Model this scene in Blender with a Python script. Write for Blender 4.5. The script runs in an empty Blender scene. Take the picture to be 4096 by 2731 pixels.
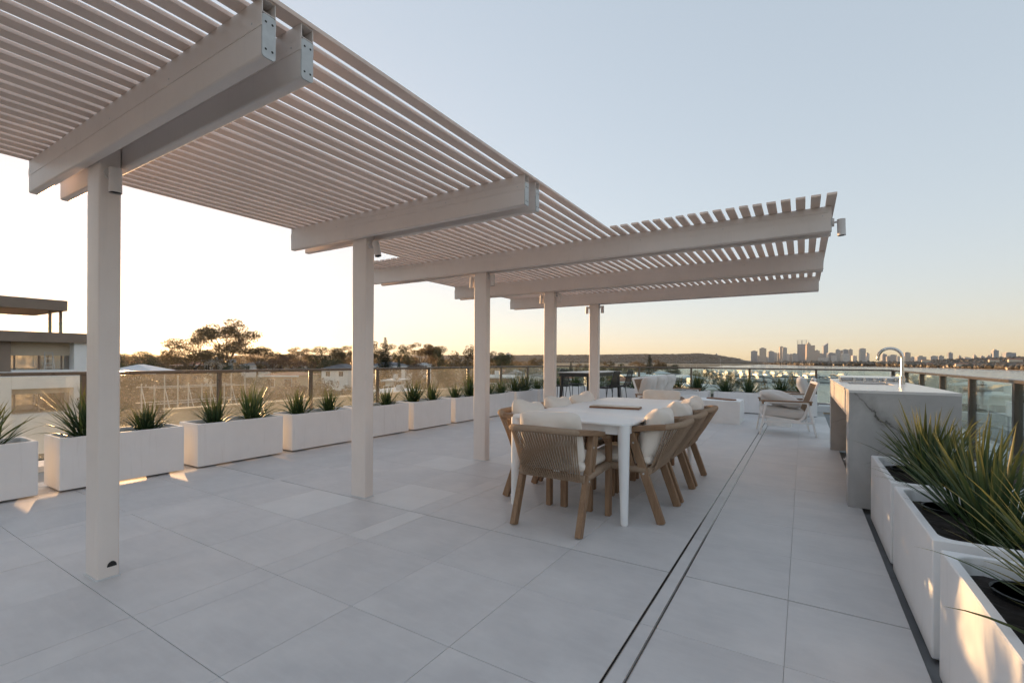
import bpy, bmesh, math, random
import numpy as np
from mathutils import Vector, Matrix, Euler

S = bpy.context.scene
COL = S.collection
rad = math.radians
random.seed(7)
RNG = np.random.default_rng(11)

# ------------------------------------------------------------------ camera
F_PX, CY_PX = 1879.86, 1444.44            # focal length and principal row of the 4096 px wide photograph
YAW, PITCH, ROLL = 0.554567, -0.001379, 0.006102
EYE = np.array([0.0, 0.0, 1.2])
_f = np.array([-math.sin(YAW) * math.cos(PITCH), math.cos(YAW) * math.cos(PITCH), math.sin(PITCH)])
_r = np.array([math.cos(YAW), math.sin(YAW), 0.0])
_u = np.cross(_r, _f)
_r2 = _r * math.cos(ROLL) + _u * math.sin(ROLL)
_u2 = np.cross(_r2, _f)
cam = bpy.data.cameras.new('camera')
cam.sensor_width = 36.0
cam.sensor_fit = 'HORIZONTAL'
cam.lens = 36.0 * F_PX / 4096.0
cam.shift_y = (CY_PX - 1365.5) / 4096.0
cam.clip_start, cam.clip_end = 0.05, 30000.0
camo = bpy.data.objects.new('camera', cam)
COL.objects.link(camo)
camo.matrix_world = Matrix(((_r2[0], _u2[0], -_f[0], EYE[0]), (_r2[1], _u2[1], -_f[1], EYE[1]),
                            (_r2[2], _u2[2], -_f[2], EYE[2]), (0, 0, 0, 1)))
S.camera = camo

# ------------------------------------------------------------------ sky, sun, exposure
SUN_AZ = math.atan2(-0.948, 0.318)        # bearing of the setting sun, from +Y towards +X
SUN_EL = rad(2.1)
world = bpy.data.worlds.new('World')
S.world = world
world.use_nodes = True
wn, wl = world.node_tree.nodes, world.node_tree.links
wn.clear()
sky = wn.new('ShaderNodeTexSky')
sky.sky_type = 'NISHITA'
sky.sun_disc = False
sky.sun_elevation = SUN_EL
sky.sun_rotation = SUN_AZ
sky.altitude = 0
sky.air_density, sky.dust_density, sky.ozone_density = 1.0, 0.35, 3.0
bg = wn.new('ShaderNodeBackground')
bg.inputs[1].default_value = 0.15
wo = wn.new('ShaderNodeOutputWorld')
# the photograph holds sky and shade in one exposure: the same soft response over the whole sky
gam = wn.new('ShaderNodeGamma'); gam.inputs[1].default_value = 0.31
hsv = wn.new('ShaderNodeHueSaturation'); hsv.inputs['Saturation'].default_value = 0.90
tint = wn.new('ShaderNodeMixRGB'); tint.blend_type = 'MULTIPLY'; tint.inputs[0].default_value = 1.0; tint.inputs[2].default_value = (1.065, 0.98, 0.938, 1)
wl.new(sky.outputs[0], gam.inputs[0])
wl.new(gam.outputs[0], hsv.inputs['Color'])
wl.new(hsv.outputs[0], tint.inputs[1])
wl.new(tint.outputs[0], bg.inputs[0])
wl.new(bg.outputs[0], wo.inputs[0])

sun = bpy.data.lights.new('sun', 'SUN')
sun.energy = 1.9
sun.color = (1.0, 0.58, 0.27)
sun.angle = rad(0.6)
suno = bpy.data.objects.new('sun', sun)
COL.objects.link(suno)
_sd = Vector((math.sin(SUN_AZ) * math.cos(SUN_EL), math.cos(SUN_AZ) * math.cos(SUN_EL), math.sin(SUN_EL)))
suno.rotation_euler = _sd.to_track_quat('Z', 'Y').to_euler()
suno.location = (-40, 20, 30)

S.view_settings.view_transform = 'Standard'
S.view_settings.look = 'None'
S.view_settings.exposure = 2.42
S.view_settings.gamma = 1.0
S.view_settings.use_curve_mapping = False
S.render.engine = 'CYCLES'
cy = S.cycles
cy.use_denoising = True
try:
    cy.denoiser = 'OPENIMAGEDENOISE'
    cy.denoising_input_passes = 'RGB_ALBEDO_NORMAL'
except Exception:
    pass
cy.max_bounces = 8
cy.diffuse_bounces = 4
cy.glossy_bounces = 3
cy.transmission_bounces = 4
cy.transparent_max_bounces = 16
cy.volume_bounces = 0
cy.caustics_reflective = False
cy.caustics_refractive = False
cy.sample_clamp_indirect = 6.0
cy.use_adaptive_sampling = True
cy.adaptive_threshold = 0.02

# ------------------------------------------------------------------ helpers
def ray(px, py):
    """direction of a bearing in the photograph (4096 px wide), one unit deep"""
    return _r2 * ((px - 2048.0) / F_PX) - _u2 * ((py - CY_PX) / F_PX) + _f

def ground_xy(px, depth):
    d = ray(px, CY_PX) * depth
    return float(d[0]), float(d[1])

def height(px, py, depth):
    return float(EYE[2] + ray(px, py)[2] * depth)

def link(o, parent=None):
    COL.objects.link(o)
    if parent is not None:
        o.parent = parent
    return o

def tag(o, label=None, cat=None, group=None, kind=None):
    if label: o['label'] = label
    if cat: o['category'] = cat
    if group: o['group'] = group
    if kind: o['kind'] = kind
    return o

def thing(name, label, cat, loc=(0, 0, 0), rz=0.0, group=None):
    o = bpy.data.objects.new(name, None)
    o.empty_display_size = 0.1
    o.location = loc
    o.rotation_euler = (0, 0, rz)
    link(o)
    return tag(o, label, cat, group)

def copy_tree(o, parent=None):
    c = o.copy()
    link(c)
    c.parent = parent
    for ch in list(o.children):
        copy_tree(ch, c)
    return c

class MB:
    """collects verts and faces of one part"""
    def __init__(self):
        self.v, self.f, self.n = [], [], 0
    def add(self, verts, faces):
        b = self.n
        self.v.extend([tuple(map(float, p)) for p in verts])
        self.f.extend([tuple(b + i for i in q) for q in faces])
        self.n = len(self.v)
        return self
    def box(self, x0, y0, z0, x1, y1, z1):
        v = [(x0, y0, z0), (x1, y0, z0), (x1, y1, z0), (x0, y1, z0), (x0, y0, z1), (x1, y0, z1), (x1, y1, z1), (x0, y1, z1)]
        return self.add(v, [(0, 3, 2, 1), (4, 5, 6, 7), (0, 1, 5, 4), (1, 2, 6, 5), (2, 3, 7, 6), (3, 0, 4, 7)])
    def bar(self, a, b, w, t, up=(0, 0, 1)):
        """rectangular bar from a to b; w across, t along the up-ish side"""
        a, b = Vector(a), Vector(b)
        d = (b - a).normalized()
        s = d.cross(Vector(up))
        if s.length < 1e-5: s = d.cross(Vector((1, 0, 0)))
        s.normalize()
        u = s.cross(d).normalized()
        s, u = s * (w / 2), u * (t / 2)
        v = [a - s - u, a + s - u, a + s + u, a - s + u, b - s - u, b + s - u, b + s + u, b - s + u]
        return self.add(v, [(0, 1, 2, 3), (7, 6, 5, 4), (0, 4, 5, 1), (1, 5, 6, 2), (2, 6, 7, 3), (3, 7, 4, 0)])
    def tube(self, pts, r, n=8, caps=True, flat=1.0):
        pts = [Vector(p) for p in pts]
        m = len(pts)
        rr = r if hasattr(r, '__len__') else [r] * m
        verts, faces = [], []
        ref = None
        for i, p in enumerate(pts):
            d = (pts[min(i + 1, m - 1)] - pts[max(i - 1, 0)]).normalized()
            if ref is None:
                ref = Vector((0, 0, 1)) if abs(d.z) < 0.9 else Vector((1, 0, 0))
            s = d.cross(ref).normalized()
            u = s.cross(d).normalized()
            ref = u
            for k in range(n):
                a = 2 * math.pi * k / n
                verts.append(p + s * (math.cos(a) * rr[i]) + u * (math.sin(a) * rr[i] * flat))
        for i in range(m - 1):
            for k in range(n):
                k2 = (k + 1) % n
                faces.append((i * n + k, i * n + k2, (i + 1) * n + k2, (i + 1) * n + k))
        if caps:
            faces.append(tuple(range(n - 1, -1, -1)))
            faces.append(tuple((m - 1) * n + k for k in range(n)))
        return self.add(verts, faces)
    def prism(self, poly, z0, z1):
        n = len(poly)
        v = [(x, y, z0) for x, y in poly] + [(x, y, z1) for x, y in poly]
        f = [tuple(range(n - 1, -1, -1)), tuple(range(n, 2 * n))]
        f += [(i, (i + 1) % n, n + (i + 1) % n, n + i) for i in range(n)]
        return self.add(v, f)
    def mesh(self, name):
        me = bpy.data.meshes.new(name)
        me.from_pydata(self.v, [], self.f)
        me.update()
        return me
    def build(self, name, mat, parent=None, smooth=False, bevel=0.0, seg=2):
        return obj(name, self.mesh(name), mat, parent, smooth, bevel, seg)

def obj(name, me, mat=None, parent=None, smooth=False, bevel=0.0, seg=2):
    if mat is not None and not me.materials:
        me.materials.append(M[mat] if isinstance(mat, str) else mat)
    if smooth:
        me.polygons.foreach_set('use_smooth', [True] * len(me.polygons))
    o = bpy.data.objects.new(name, me)
    link(o, parent)
    if bevel:
        b = o.modifiers.new('bevel', 'BEVEL')
        b.width, b.segments, b.limit_method, b.angle_limit = bevel, seg, 'ANGLE', rad(40)
        b.harden_normals = False
        me.polygons.foreach_set('use_smooth', [True] * len(me.polygons))
        try:
            me.set_sharp_from_angle(angle=rad(40))
        except Exception:
            pass
    return o

def soft(o, angle=40):
    o.data.polygons.foreach_set('use_smooth', [True] * len(o.data.polygons))
    try:
        o.data.set_sharp_from_angle(angle=rad(angle))
    except Exception:
        pass
    return o

# ------------------------------------------------------------------ materials
M = {}
class Mat:
    def __init__(self, name):
        self.m = bpy.data.materials.new(name)
        self.m.use_nodes = True
        self.t = self.m.node_tree
        self.t.nodes.clear()
        self.out = self.t.nodes.new('ShaderNodeOutputMaterial')
        M[name] = self.m
    def n(self, typ, **kw):
        nd = self.t.nodes.new('ShaderNode' + typ)
        for k, v in kw.items(): setattr(nd, k, v)
        return nd
    def l(self, a, b):
        self.t.links.new(a, b)
    def coords(self, scale=(1, 1, 1), kind='Object', rot=(0, 0, 0)):
        tc = self.n('TexCoord')
        mp = self.n('Mapping')
        mp.inputs['Scale'].default_value = scale
        mp.inputs['Rotation'].default_value = rot
        self.l(tc.outputs[kind], mp.inputs['Vector'])
        return mp.outputs['Vector']
    def noise(self, vec, scale, detail=4, rough=0.55, dist=0.0):
        nd = self.n('TexNoise')
        nd.inputs['Scale'].default_value = scale
        nd.inputs['Detail'].default_value = detail
        nd.inputs['Roughness'].default_value = rough
        nd.inputs['Distortion'].default_value = dist
        self.l(vec, nd.inputs['Vector'])
        return nd.outputs['Fac']
    def ramp(self, fac, stops, interp='LINEAR'):
        nd = self.n('ValToRGB')
        nd.color_ramp.interpolation = interp
        el = nd.color_ramp.elements
        while len(el) < len(stops): el.new(0.5)
        for e, (p, c) in zip(el, stops):
            e.position = p
            e.color = (c[0], c[1], c[2], 1) if hasattr(c, '__len__') else (c, c, c, 1)
        self.l(fac, nd.inputs['Fac'])
        return nd.outputs['Color']
    def mix(self, fac, a, b, mode='MIX'):
        nd = self.n('MixRGB', blend_type=mode)
        for i, v in ((0, fac), (1, a), (2, b)):
            if hasattr(v, 'is_linked') or hasattr(v, 'node'):
                self.l(v, nd.inputs[i])
            elif i == 0:
                nd.inputs[0].default_value = v
            else:
                nd.inputs[i].default_value = (v[0], v[1], v[2], 1)
        return nd.outputs[0]
    def bump(self, h, strength, dist=0.01):
        nd = self.n('Bump')
        nd.inputs['Strength'].default_value = strength
        nd.inputs['Distance'].default_value = dist
        self.l(h, nd.inputs['Height'])
        return nd.outputs['Normal']
    def principled(self, color, rough=0.5, metal=0.0, normal=None, spec=0.5, **kw):
        p = self.n('BsdfPrincipled')
        for key, v in (('Base Color', color), ('Roughness', rough), ('Metallic', metal)):
            if hasattr(v, 'node'): self.l(v, p.inputs[key])
            elif key == 'Base Color': p.inputs[key].default_value = (v[0], v[1], v[2], 1)
            else: p.inputs[key].default_value = v
        p.inputs['Specular IOR Level'].default_value = spec
        if normal is not None: self.l(normal, p.inputs['Normal'])
        for k, v in kw.items(): p.inputs[k.replace('_', ' ')].default_value = v
        self.p = p
        return p.outputs[0]
    def done(self, sh):
        self.l(sh, self.out.inputs['Surface'])
        return self.m

def plain(name, color, rough=0.5, metal=0.0, var=0.08, scale=3.0, bump=0.0, bscale=200.0, kind='Object', spec=0.5, rvar=0.0, streak=None):
    """painted or cast surface: colour with cloudy variation, optional fine relief"""
    m = Mat(name)
    v = m.coords(kind=kind)
    f = m.noise(v, scale, 5, 0.6)
    c = m.mix(m.ramp(f, [(0.3, 0.0), (0.7, 1.0)]), [x * (1 - var) for x in color], [min(1, x * (1 + var)) for x in color])
    r = rough
    if rvar:
        f2 = m.noise(v, scale * 2.3, 4)
        r = m.ramp(f2, [(0.3, max(0.02, rough - rvar)), (0.7, min(1, rough + rvar))])
    nrm = m.bump(m.noise(v, bscale, 3), bump, 0.002) if bump else None
    m.done(m.principled(c, r, metal, nrm, spec))
    return m

plain('galvanised', (0.52, 0.53, 0.53), 0.5, 0.35, var=0.12, scale=14, bump=0.1, bscale=90)
plain('slat_paint', (0.80, 0.64, 0.555), 0.48, var=0.07, scale=3, bump=0.1, bscale=180)
plain('hole_shade', (0.02, 0.02, 0.02), 0.8)  # black standing in for the shade inside holes and slots
plain('lamp_paint', (0.66, 0.62, 0.60), 0.4, var=0.03)
def streaked(name, color, rough, dirt, amount, bscale, bump, zfade=None):
    """painted face with faint run marks and splashes"""
    m = Mat(name)
    v = m.coords()
    f = m.noise(v, 4.0, 5, 0.6)
    c = m.mix(m.ramp(f, [(0.3, 0.0), (0.7, 1.0)]), [x * 0.965 for x in color], [min(1, x * 1.025) for x in color])
    info = m.n('ObjectInfo')
    sh = m.n('VectorMath', operation='SCALE'); sh.inputs[0].default_value = (9.0, 17.0, 5.0); m.l(info.outputs['Random'], sh.inputs['Scale'])
    mp = m.n('Mapping'); mp.inputs['Scale'].default_value = (16, 16, 0.9); m.l(v, mp.inputs['Vector'])
    ad = m.n('VectorMath', operation='ADD'); m.l(mp.outputs[0], ad.inputs[0]); m.l(sh.outputs[0], ad.inputs[1])
    st = m.noise(ad.outputs[0], 1.6, 5, 0.65)
    c = m.mix(m.ramp(st, [(0.56, 0.0), (0.85, amount)]), c, dirt)
    ad2 = m.n('VectorMath', operation='ADD'); m.l(v, ad2.inputs[0]); m.l(sh.outputs[0], ad2.inputs[1])
    spk = m.noise(ad2.outputs[0], 38.0, 3, 0.6)
    k = m.ramp(spk, [(0.70, 0.0), (0.80, amount * 1.6)])
    if zfade:
        sp = m.n('SeparateXYZ'); m.l(v, sp.inputs[0])
        low = m.ramp(sp.outputs[2], [(0.0, 1.0), (zfade, 0.12)])
        q = m.n('Math', operation='MULTIPLY'); m.l(k, q.inputs[0]); m.l(low, q.inputs[1]); k = q.outputs[0]
    c = m.mix(k, c, dirt)
    m.done(m.principled(c, rough, 0, m.bump(m.noise(v, bscale, 3), bump, 0.002), 0.45))
streaked('powder_coat', (0.76, 0.685, 0.64), 0.42, (0.56, 0.50, 0.47), 0.35, 260, 0.14)
streaked('planter_white', (0.82, 0.805, 0.805), 0.62, (0.42, 0.38, 0.34), 0.30, 120, 0.14, 0.16)
plain('soil', (0.020, 0.014, 0.011), 0.95, var=0.5, scale=30, bump=1.0, bscale=60)
plain('dark_plastic', (0.018, 0.019, 0.021), 0.45)
plain('rubber', (0.03, 0.03, 0.03), 0.7)
plain('table_white', (0.83, 0.835, 0.84), 0.4, var=0.02, scale=4, rvar=0.06)
plain('frame_white', (0.80, 0.78, 0.77), 0.45, var=0.03)
plain('bronze_rail', (0.13, 0.108, 0.092), 0.30, 0.55, var=0.04, scale=3, rvar=0.05)
plain('black_metal', (0.022, 0.022, 0.024), 0.4, 0.2)
plain('steel', (0.62, 0.60, 0.58), 0.22, 1.0, var=0.05, scale=40, rvar=0.06)
plain('plaster_white', (0.82, 0.81, 0.80), 0.8, var=0.05, scale=2, bump=0.3, bscale=50)
plain('gutter_grey', (0.20, 0.20, 0.205), 0.7, var=0.14, scale=6, bump=0.3, bscale=150)
plain('ledge_white', (0.62, 0.63, 0.64), 0.7, var=0.07, scale=3, bump=0.2, bscale=80)
plain('sealant', (0.17, 0.168, 0.168), 0.8)
plain('grout', (0.34, 0.33, 0.325), 0.9, var=0.15, scale=2)

def cloth(name, color, weave=900.0):
    m = Mat(name)
    v = m.coords()
    f = m.noise(v, 4.0, 4)
    c = m.mix(f, [x * 0.93 for x in color], [min(1, x * 1.06) for x in color])
    w = m.noise(v, weave, 2)
    big = m.noise(v, 14.0, 3, 0.5, 0.6)
    add = m.n('Math', operation='MULTIPLY_ADD')
    m.l(big, add.inputs[0]); add.inputs[1].default_value = 5.0; m.l(w, add.inputs[2])
    nrm = m.bump(add.outputs[0], 0.22, 0.004)
    s = m.principled(c, 0.95, 0, nrm, 0.1)
    m.p.inputs['Sheen Weight'].default_value = 0.25
    m.done(s)
cloth('cushion_cream', (0.76, 0.69, 0.62))
cloth('cushion_grey', (0.60, 0.57, 0.545), 700)

def wood(name, a, b, axis=2, scale=9.0):
    m = Mat(name)
    sc = [14, 14, 14]; sc[axis] = 0.9
    v = m.coords(tuple(sc))
    f = m.noise(v, scale * 0.35, 6, 0.65, 0.4)
    g = m.noise(v, scale * 3, 3)
    c = m.mix(m.ramp(f, [(0.3, 0.0), (0.7, 1.0)]), a, b)
    c = m.mix(m.ramp(g, [(0.45, 0.0), (0.75, 0.35)]), c, [x * 0.6 for x in a])
    m.done(m.principled(c, 0.55, 0, m.bump(f, 0.15, 0.002), 0.35))
wood('teak', (0.205, 0.122, 0.070), (0.34, 0.215, 0.130))
wood('teak_x', (0.205, 0.122, 0.070), (0.34, 0.215, 0.130), 0)
wood('teak_y', (0.205, 0.122, 0.070), (0.34, 0.215, 0.130), 1)
wood('walnut_x', (0.16, 0.075, 0.04), (0.30, 0.15, 0.08), 0)

def rope(name, a, b):
    m = Mat(name)
    v = m.coords()
    f = m.noise(v, 220, 3)
    g = m.noise(v, 40, 3)
    c = m.mix(f, a, b)
    c = m.mix(m.ramp(g, [(0.35, 0.0), (0.8, 0.3)]), c, [x * 0.7 for x in a])
    m.done(m.principled(c, 0.9, 0, m.bump(f, 0.8, 0.003), 0.15))
rope('rope_tan', (0.27, 0.185, 0.125), (0.46, 0.35, 0.26))
rope('rope_grey', (0.05, 0.048, 0.045), (0.11, 0.10, 0.095))

def tile_material():
    m = Mat('porcelain_tile')
    info = m.n('ObjectInfo')
    geo = m.n('NewGeometry')
    mp = m.n('Mapping')
    m.l(geo.outputs['Position'], mp.inputs['Vector'])
    base = m.ramp(info.outputs['Random'], [(0.0, (0.585, 0.572, 0.572)), (0.5, (0.600, 0.586, 0.585)), (1.0, (0.615, 0.600, 0.598))])
    # every tile has its own cloudiness: shift the pattern by the tile's own number
    mul = m.n('Vector' + 'Math', operation='SCALE'); mul.inputs[0].default_value = (13.0, 7.0, 5.0)
    m.l(info.outputs['Random'], mul.inputs['Scale'])
    addv = m.n('VectorMath', operation='ADD')
    m.l(mp.outputs[0], addv.inputs[0]); m.l(mul.outputs[0], addv.inputs[1])
    v = addv.outputs[0]
    cl = m.noise(v, 2.6, 6, 0.62)
    c = m.mix(m.ramp(cl, [(0.3, 0.0), (0.72, 1.0)]), (0.86, 0.86, 0.87), (1.10, 1.09, 1.08))
    c = m.mix(1.0, base, c, 'MULTIPLY')
    mp2 = m.n('Mapping'); mp2.inputs['Scale'].default_value = (1.2, 6.0, 1.0); mp2.inputs['Rotation'].default_value = (0, 0, 0.25)
    m.l(v, mp2.inputs['Vector'])
    st = m.noise(mp2.outputs[0], 5.0, 5, 0.6)
    c = m.mix(m.ramp(st, [(0.45, 0.0), (0.8, 0.35)]), c, (0.68, 0.67, 0.665))
    sp = m.noise(v, 420.0, 2)
    c = m.mix(m.ramp(sp, [(0.3, 0.25), (0.5, 0.0), (0.72, 0.22)]), c, (0.44, 0.435, 0.43))
    stain = m.noise(geo.outputs['Position'], 0.9, 4, 0.6)
    c = m.mix(m.ramp(stain, [(0.5, 0.0), (0.85, 0.22)]), c, (0.65, 0.635, 0.62))
    r = m.ramp(cl, [(0.3, 0.46), (0.7, 0.60)])
    m.done(m.principled(c, r, 0, m.bump(sp, 0.10, 0.001), 0.45))
tile_material()
plain('pale_tile', (0.635, 0.622, 0.616), 0.5, var=0.05, scale=3.5, bump=0.08, bscale=380)

def stone_material():
    m = Mat('dolomite')
    v = m.coords()
    big = m.noise(v, 1.6, 6, 0.62, 0.8)
    c = m.ramp(big, [(0.25, (0.30, 0.295, 0.30)), (0.5, (0.41, 0.40, 0.395)), (0.75, (0.52, 0.505, 0.495))])
    warp = m.n('VectorMath', operation='ADD')
    nz = m.n('TexNoise'); nz.inputs['Scale'].default_value = 2.1; nz.inputs['Detail'].default_value = 5
    m.l(v, nz.inputs['Vector'])
    m.l(v, warp.inputs[0]); m.l(nz.outputs['Color'], warp.inputs[1])
    sp = m.n('SeparateXYZ'); m.l(v, sp.inputs[0])
    wob = m.noise(v, 3.4, 7, 0.62, 0.3)
    def lin(kx, kz, off, amp):
        a1 = m.n('Math', operation='MULTIPLY_ADD'); m.l(sp.outputs[0], a1.inputs[0]); a1.inputs[1].default_value = kx; a1.inputs[2].default_value = off
        a2 = m.n('Math', operation='MULTIPLY_ADD'); m.l(sp.outputs[2], a2.inputs[0]); a2.inputs[1].default_value = kz; m.l(a1.outputs[0], a2.inputs[2])
        a3 = m.n('Math', operation='MULTIPLY_ADD'); m.l(wob, a3.inputs[0]); a3.inputs[1].default_value = amp; m.l(a2.outputs[0], a3.inputs[2])
        a4 = m.n('Math', operation='ABSOLUTE'); m.l(a3.outputs[0], a4.inputs[0])
        return a4.outputs[0]
    def band(d, w, soft_):
        return m.ramp(d, [(0.0, 1.0), (w, 0.75), (w + soft_, 0.0)])
    gate = m.ramp(m.noise(v, 3.0, 4), [(0.42, 0.0), (0.58, 1.0)])
    def gated(mask, g):
        k = m.n('Math', operation='MULTIPLY'); m.l(mask, k.inputs[0]); m.l(g, k.inputs[1]); return k.outputs[0]
    # one heavy diagonal seam, its smoky halo, and thin side cracks
    d1 = lin(1.0, 1.0, -1.20, 0.42)
    c = m.mix(gated(m.ramp(d1, [(0.0, 0.62), (0.09, 0.0)]), gate), c, (0.17, 0.16, 0.145))
    c = m.mix(gated(band(d1, 0.004, 0.012), gate), c, (0.05, 0.047, 0.042))
    d2 = lin(-0.55, 1.0, -0.62, 0.55)
    gate2 = m.ramp(m.noise(v, 2.2, 3), [(0.5, 0.0), (0.62, 0.8)])
    c = m.mix(gated(band(d2, 0.002, 0.008), gate2), c, (0.11, 0.105, 0.10))
    d3 = lin(1.9, 1.0, -1.9, 0.5)
    c = m.mix(gated(band(d3, 0.002, 0.007), gate2), c, (0.10, 0.095, 0.09))
    blot = m.ramp(m.noise(warp.outputs[0], 3.1, 6, 0.6), [(0.68, 0.0), (0.78, 0.55)])
    c = m.mix(blot, c, (0.16, 0.15, 0.135))
    pale = m.ramp(m.noise(warp.outputs[0], 3.2, 5), [(0.55, 0.0), (0.8, 0.4)])
    c = m.mix(pale, c, (0.62, 0.61, 0.60))
    m.done(m.principled(c, 0.28, 0, None, 0.5))
stone_material()
plain('stone_top', (0.66, 0.64, 0.63), 0.22, var=0.08, scale=2.0)
plain('marble_board', (0.55, 0.48, 0.40), 0.4, var=0.25, scale=9)

def glass(name, tint, dust):
    """thin balustrade glass: clear through, reflecting at a slant, a film of salt and dust on it"""
    m = Mat(name)
    tr = m.n('BsdfTransparent'); tr.inputs[0].default_value = (*tint, 1)
    gl = m.n('BsdfGlossy'); gl.inputs['Roughness'].default_value = 0.02; gl.inputs[0].default_value = (0.9, 0.95, 0.95, 1)
    lw = m.n('LayerWeight'); lw.inputs[0].default_value = 0.5
    pw = m.n('Math', operation='POWER'); m.l(lw.outputs['Facing'], pw.inputs[0]); pw.inputs[1].default_value = 4.0
    fr = m.n('Math', operation='MULTIPLY_ADD'); m.l(pw.outputs[0], fr.inputs[0]); fr.inputs[1].default_value = 0.85; fr.inputs[2].default_value = 0.03
    mx = m.n('MixShader'); m.l(fr.outputs[0], mx.inputs[0]); m.l(tr.outputs[0], mx.inputs[1]); m.l(gl.outputs[0], mx.inputs[2])
    geo = m.n('NewGeometry')
    film = m.ramp(m.noise(geo.outputs['Position'], 1.7, 6, 0.65), [(0.3, dust * 0.35), (0.8, dust)])
    spk = m.ramp(m.noise(geo.outputs['Position'], 75.0, 1, 0.5), [(0.76, 0.0), (0.80, 0.8 if dust > 0.05 else 0.25)])
    mxm = m.n('Math', operation='MAXIMUM'); m.l(film, mxm.inputs[0]); m.l(spk, mxm.inputs[1])
    tl = m.n('BsdfTranslucent'); tl.inputs[0].default_value = (0.85, 0.83, 0.8, 1)
    df = m.n('BsdfDiffuse'); df.inputs[0].default_value = (0.7, 0.7, 0.7, 1)
    md = m.n('MixShader'); md.inputs[0].default_value = 0.35; m.l(tl.outputs[0], md.inputs[1]); m.l(df.outputs[0], md.inputs[2])
    m2 = m.n('MixShader'); m.l(mxm.outputs[0], m2.inputs[0]); m.l(mx.outputs[0], m2.inputs[1]); m.l(md.outputs[0], m2.inputs[2])
    m.done(m2.outputs[0])
glass('glass_dusty', (0.93, 0.95, 0.93), 0.10)
glass('glass_clear', (0.88, 0.94, 0.92), 0.035)

def leaf_material(name, a, b, tip, trans=0.35, tipw=0.6):
    m = Mat(name)
    v = m.coords()
    f = m.noise(v, 5.0, 3)
    info = m.n('ObjectInfo')
    k = m.n('Math', operation='ADD'); m.l(f, k.inputs[0]); m.l(info.outputs['Random'], k.inputs[1])
    h = m.n('Math', operation='MULTIPLY'); m.l(k.outputs[0], h.inputs[0]); h.inputs[1].default_value = 0.5
    c = m.mix(m.ramp(h.outputs[0], [(0.25, 0.0), (0.75, 1.0)]), a, b)
    if tip is not None:
        at = m.n('Attribute'); at.attribute_name = 'along'
        c = m.mix(m.ramp(at.outputs['Fac'], [(0.55, 0.0), (1.0, tipw)]), c, tip)
    p = m.principled(c, 0.42, 0, None, 0.4)
    tl = m.n('BsdfTranslucent'); m.l(c, tl.inputs[0])
    mx = m.n('MixShader'); mx.inputs[0].default_value = trans
    m.l(p, mx.inputs[1]); m.l(tl.outputs[0], mx.inputs[2])
    m.done(mx.outputs[0])
leaf_material('flax_leaf', (0.030, 0.060, 0.026), (0.070, 0.115, 0.045), (0.26, 0.22, 0.05))
leaf_material('gum_leaf', (0.085, 0.070, 0.032), (0.15, 0.105, 0.050), None, 0.45)
leaf_material('dense_leaf', (0.035, 0.050, 0.022), (0.085, 0.085, 0.036), None, 0.35)
leaf_material('pine_leaf', (0.020, 0.035, 0.018), (0.045, 0.065, 0.030), None, 0.2)
leaf_material('autumn_leaf', (0.11, 0.065, 0.040), (0.20, 0.12, 0.065), None, 0.3)
plain('bark', (0.15, 0.115, 0.085), 0.9, var=0.3, scale=3)
plain('dolomite_warm', (0.56, 0.53, 0.50), 0.35, var=0.09, scale=3.0)
plain('scaffold_tube', (0.50, 0.48, 0.45), 0.45, 0.3)
def lit_pane():
    m = Mat('lit_pane')
    tr = m.n('BsdfTransparent'); tr.inputs[0].default_value = (0.75, 0.74, 0.7, 1)
    gl = m.n('BsdfGlossy'); gl.inputs['Roughness'].default_value = 0.03
    mx = m.n('MixShader'); mx.inputs[0].default_value = 0.25
    m.l(tr.outputs[0], mx.inputs[1]); m.l(gl.outputs[0], mx.inputs[2]); m.done(mx.outputs[0])
lit_pane()

def sheer():  # cloth of the added sheet that makes the neighbouring windows glow
    m = Mat('glow_sheet_cloth')
    tl = m.n('BsdfTranslucent'); tl.inputs[0].default_value = (0.80, 0.76, 0.68, 1)
    v = m.coords(); f = m.noise(v, 2.2, 4)
    df = m.n('BsdfDiffuse'); df.inputs[0].default_value = (0.7, 0.66, 0.6, 1)
    mx = m.n('MixShader'); m.l(m.ramp(f, [(0.35, 0.1), (0.65, 0.75)]), mx.inputs[0]); m.l(tl.outputs[0], mx.inputs[1]); m.l(df.outputs[0], mx.inputs[2])
    m.done(mx.outputs[0])
sheer()
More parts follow.
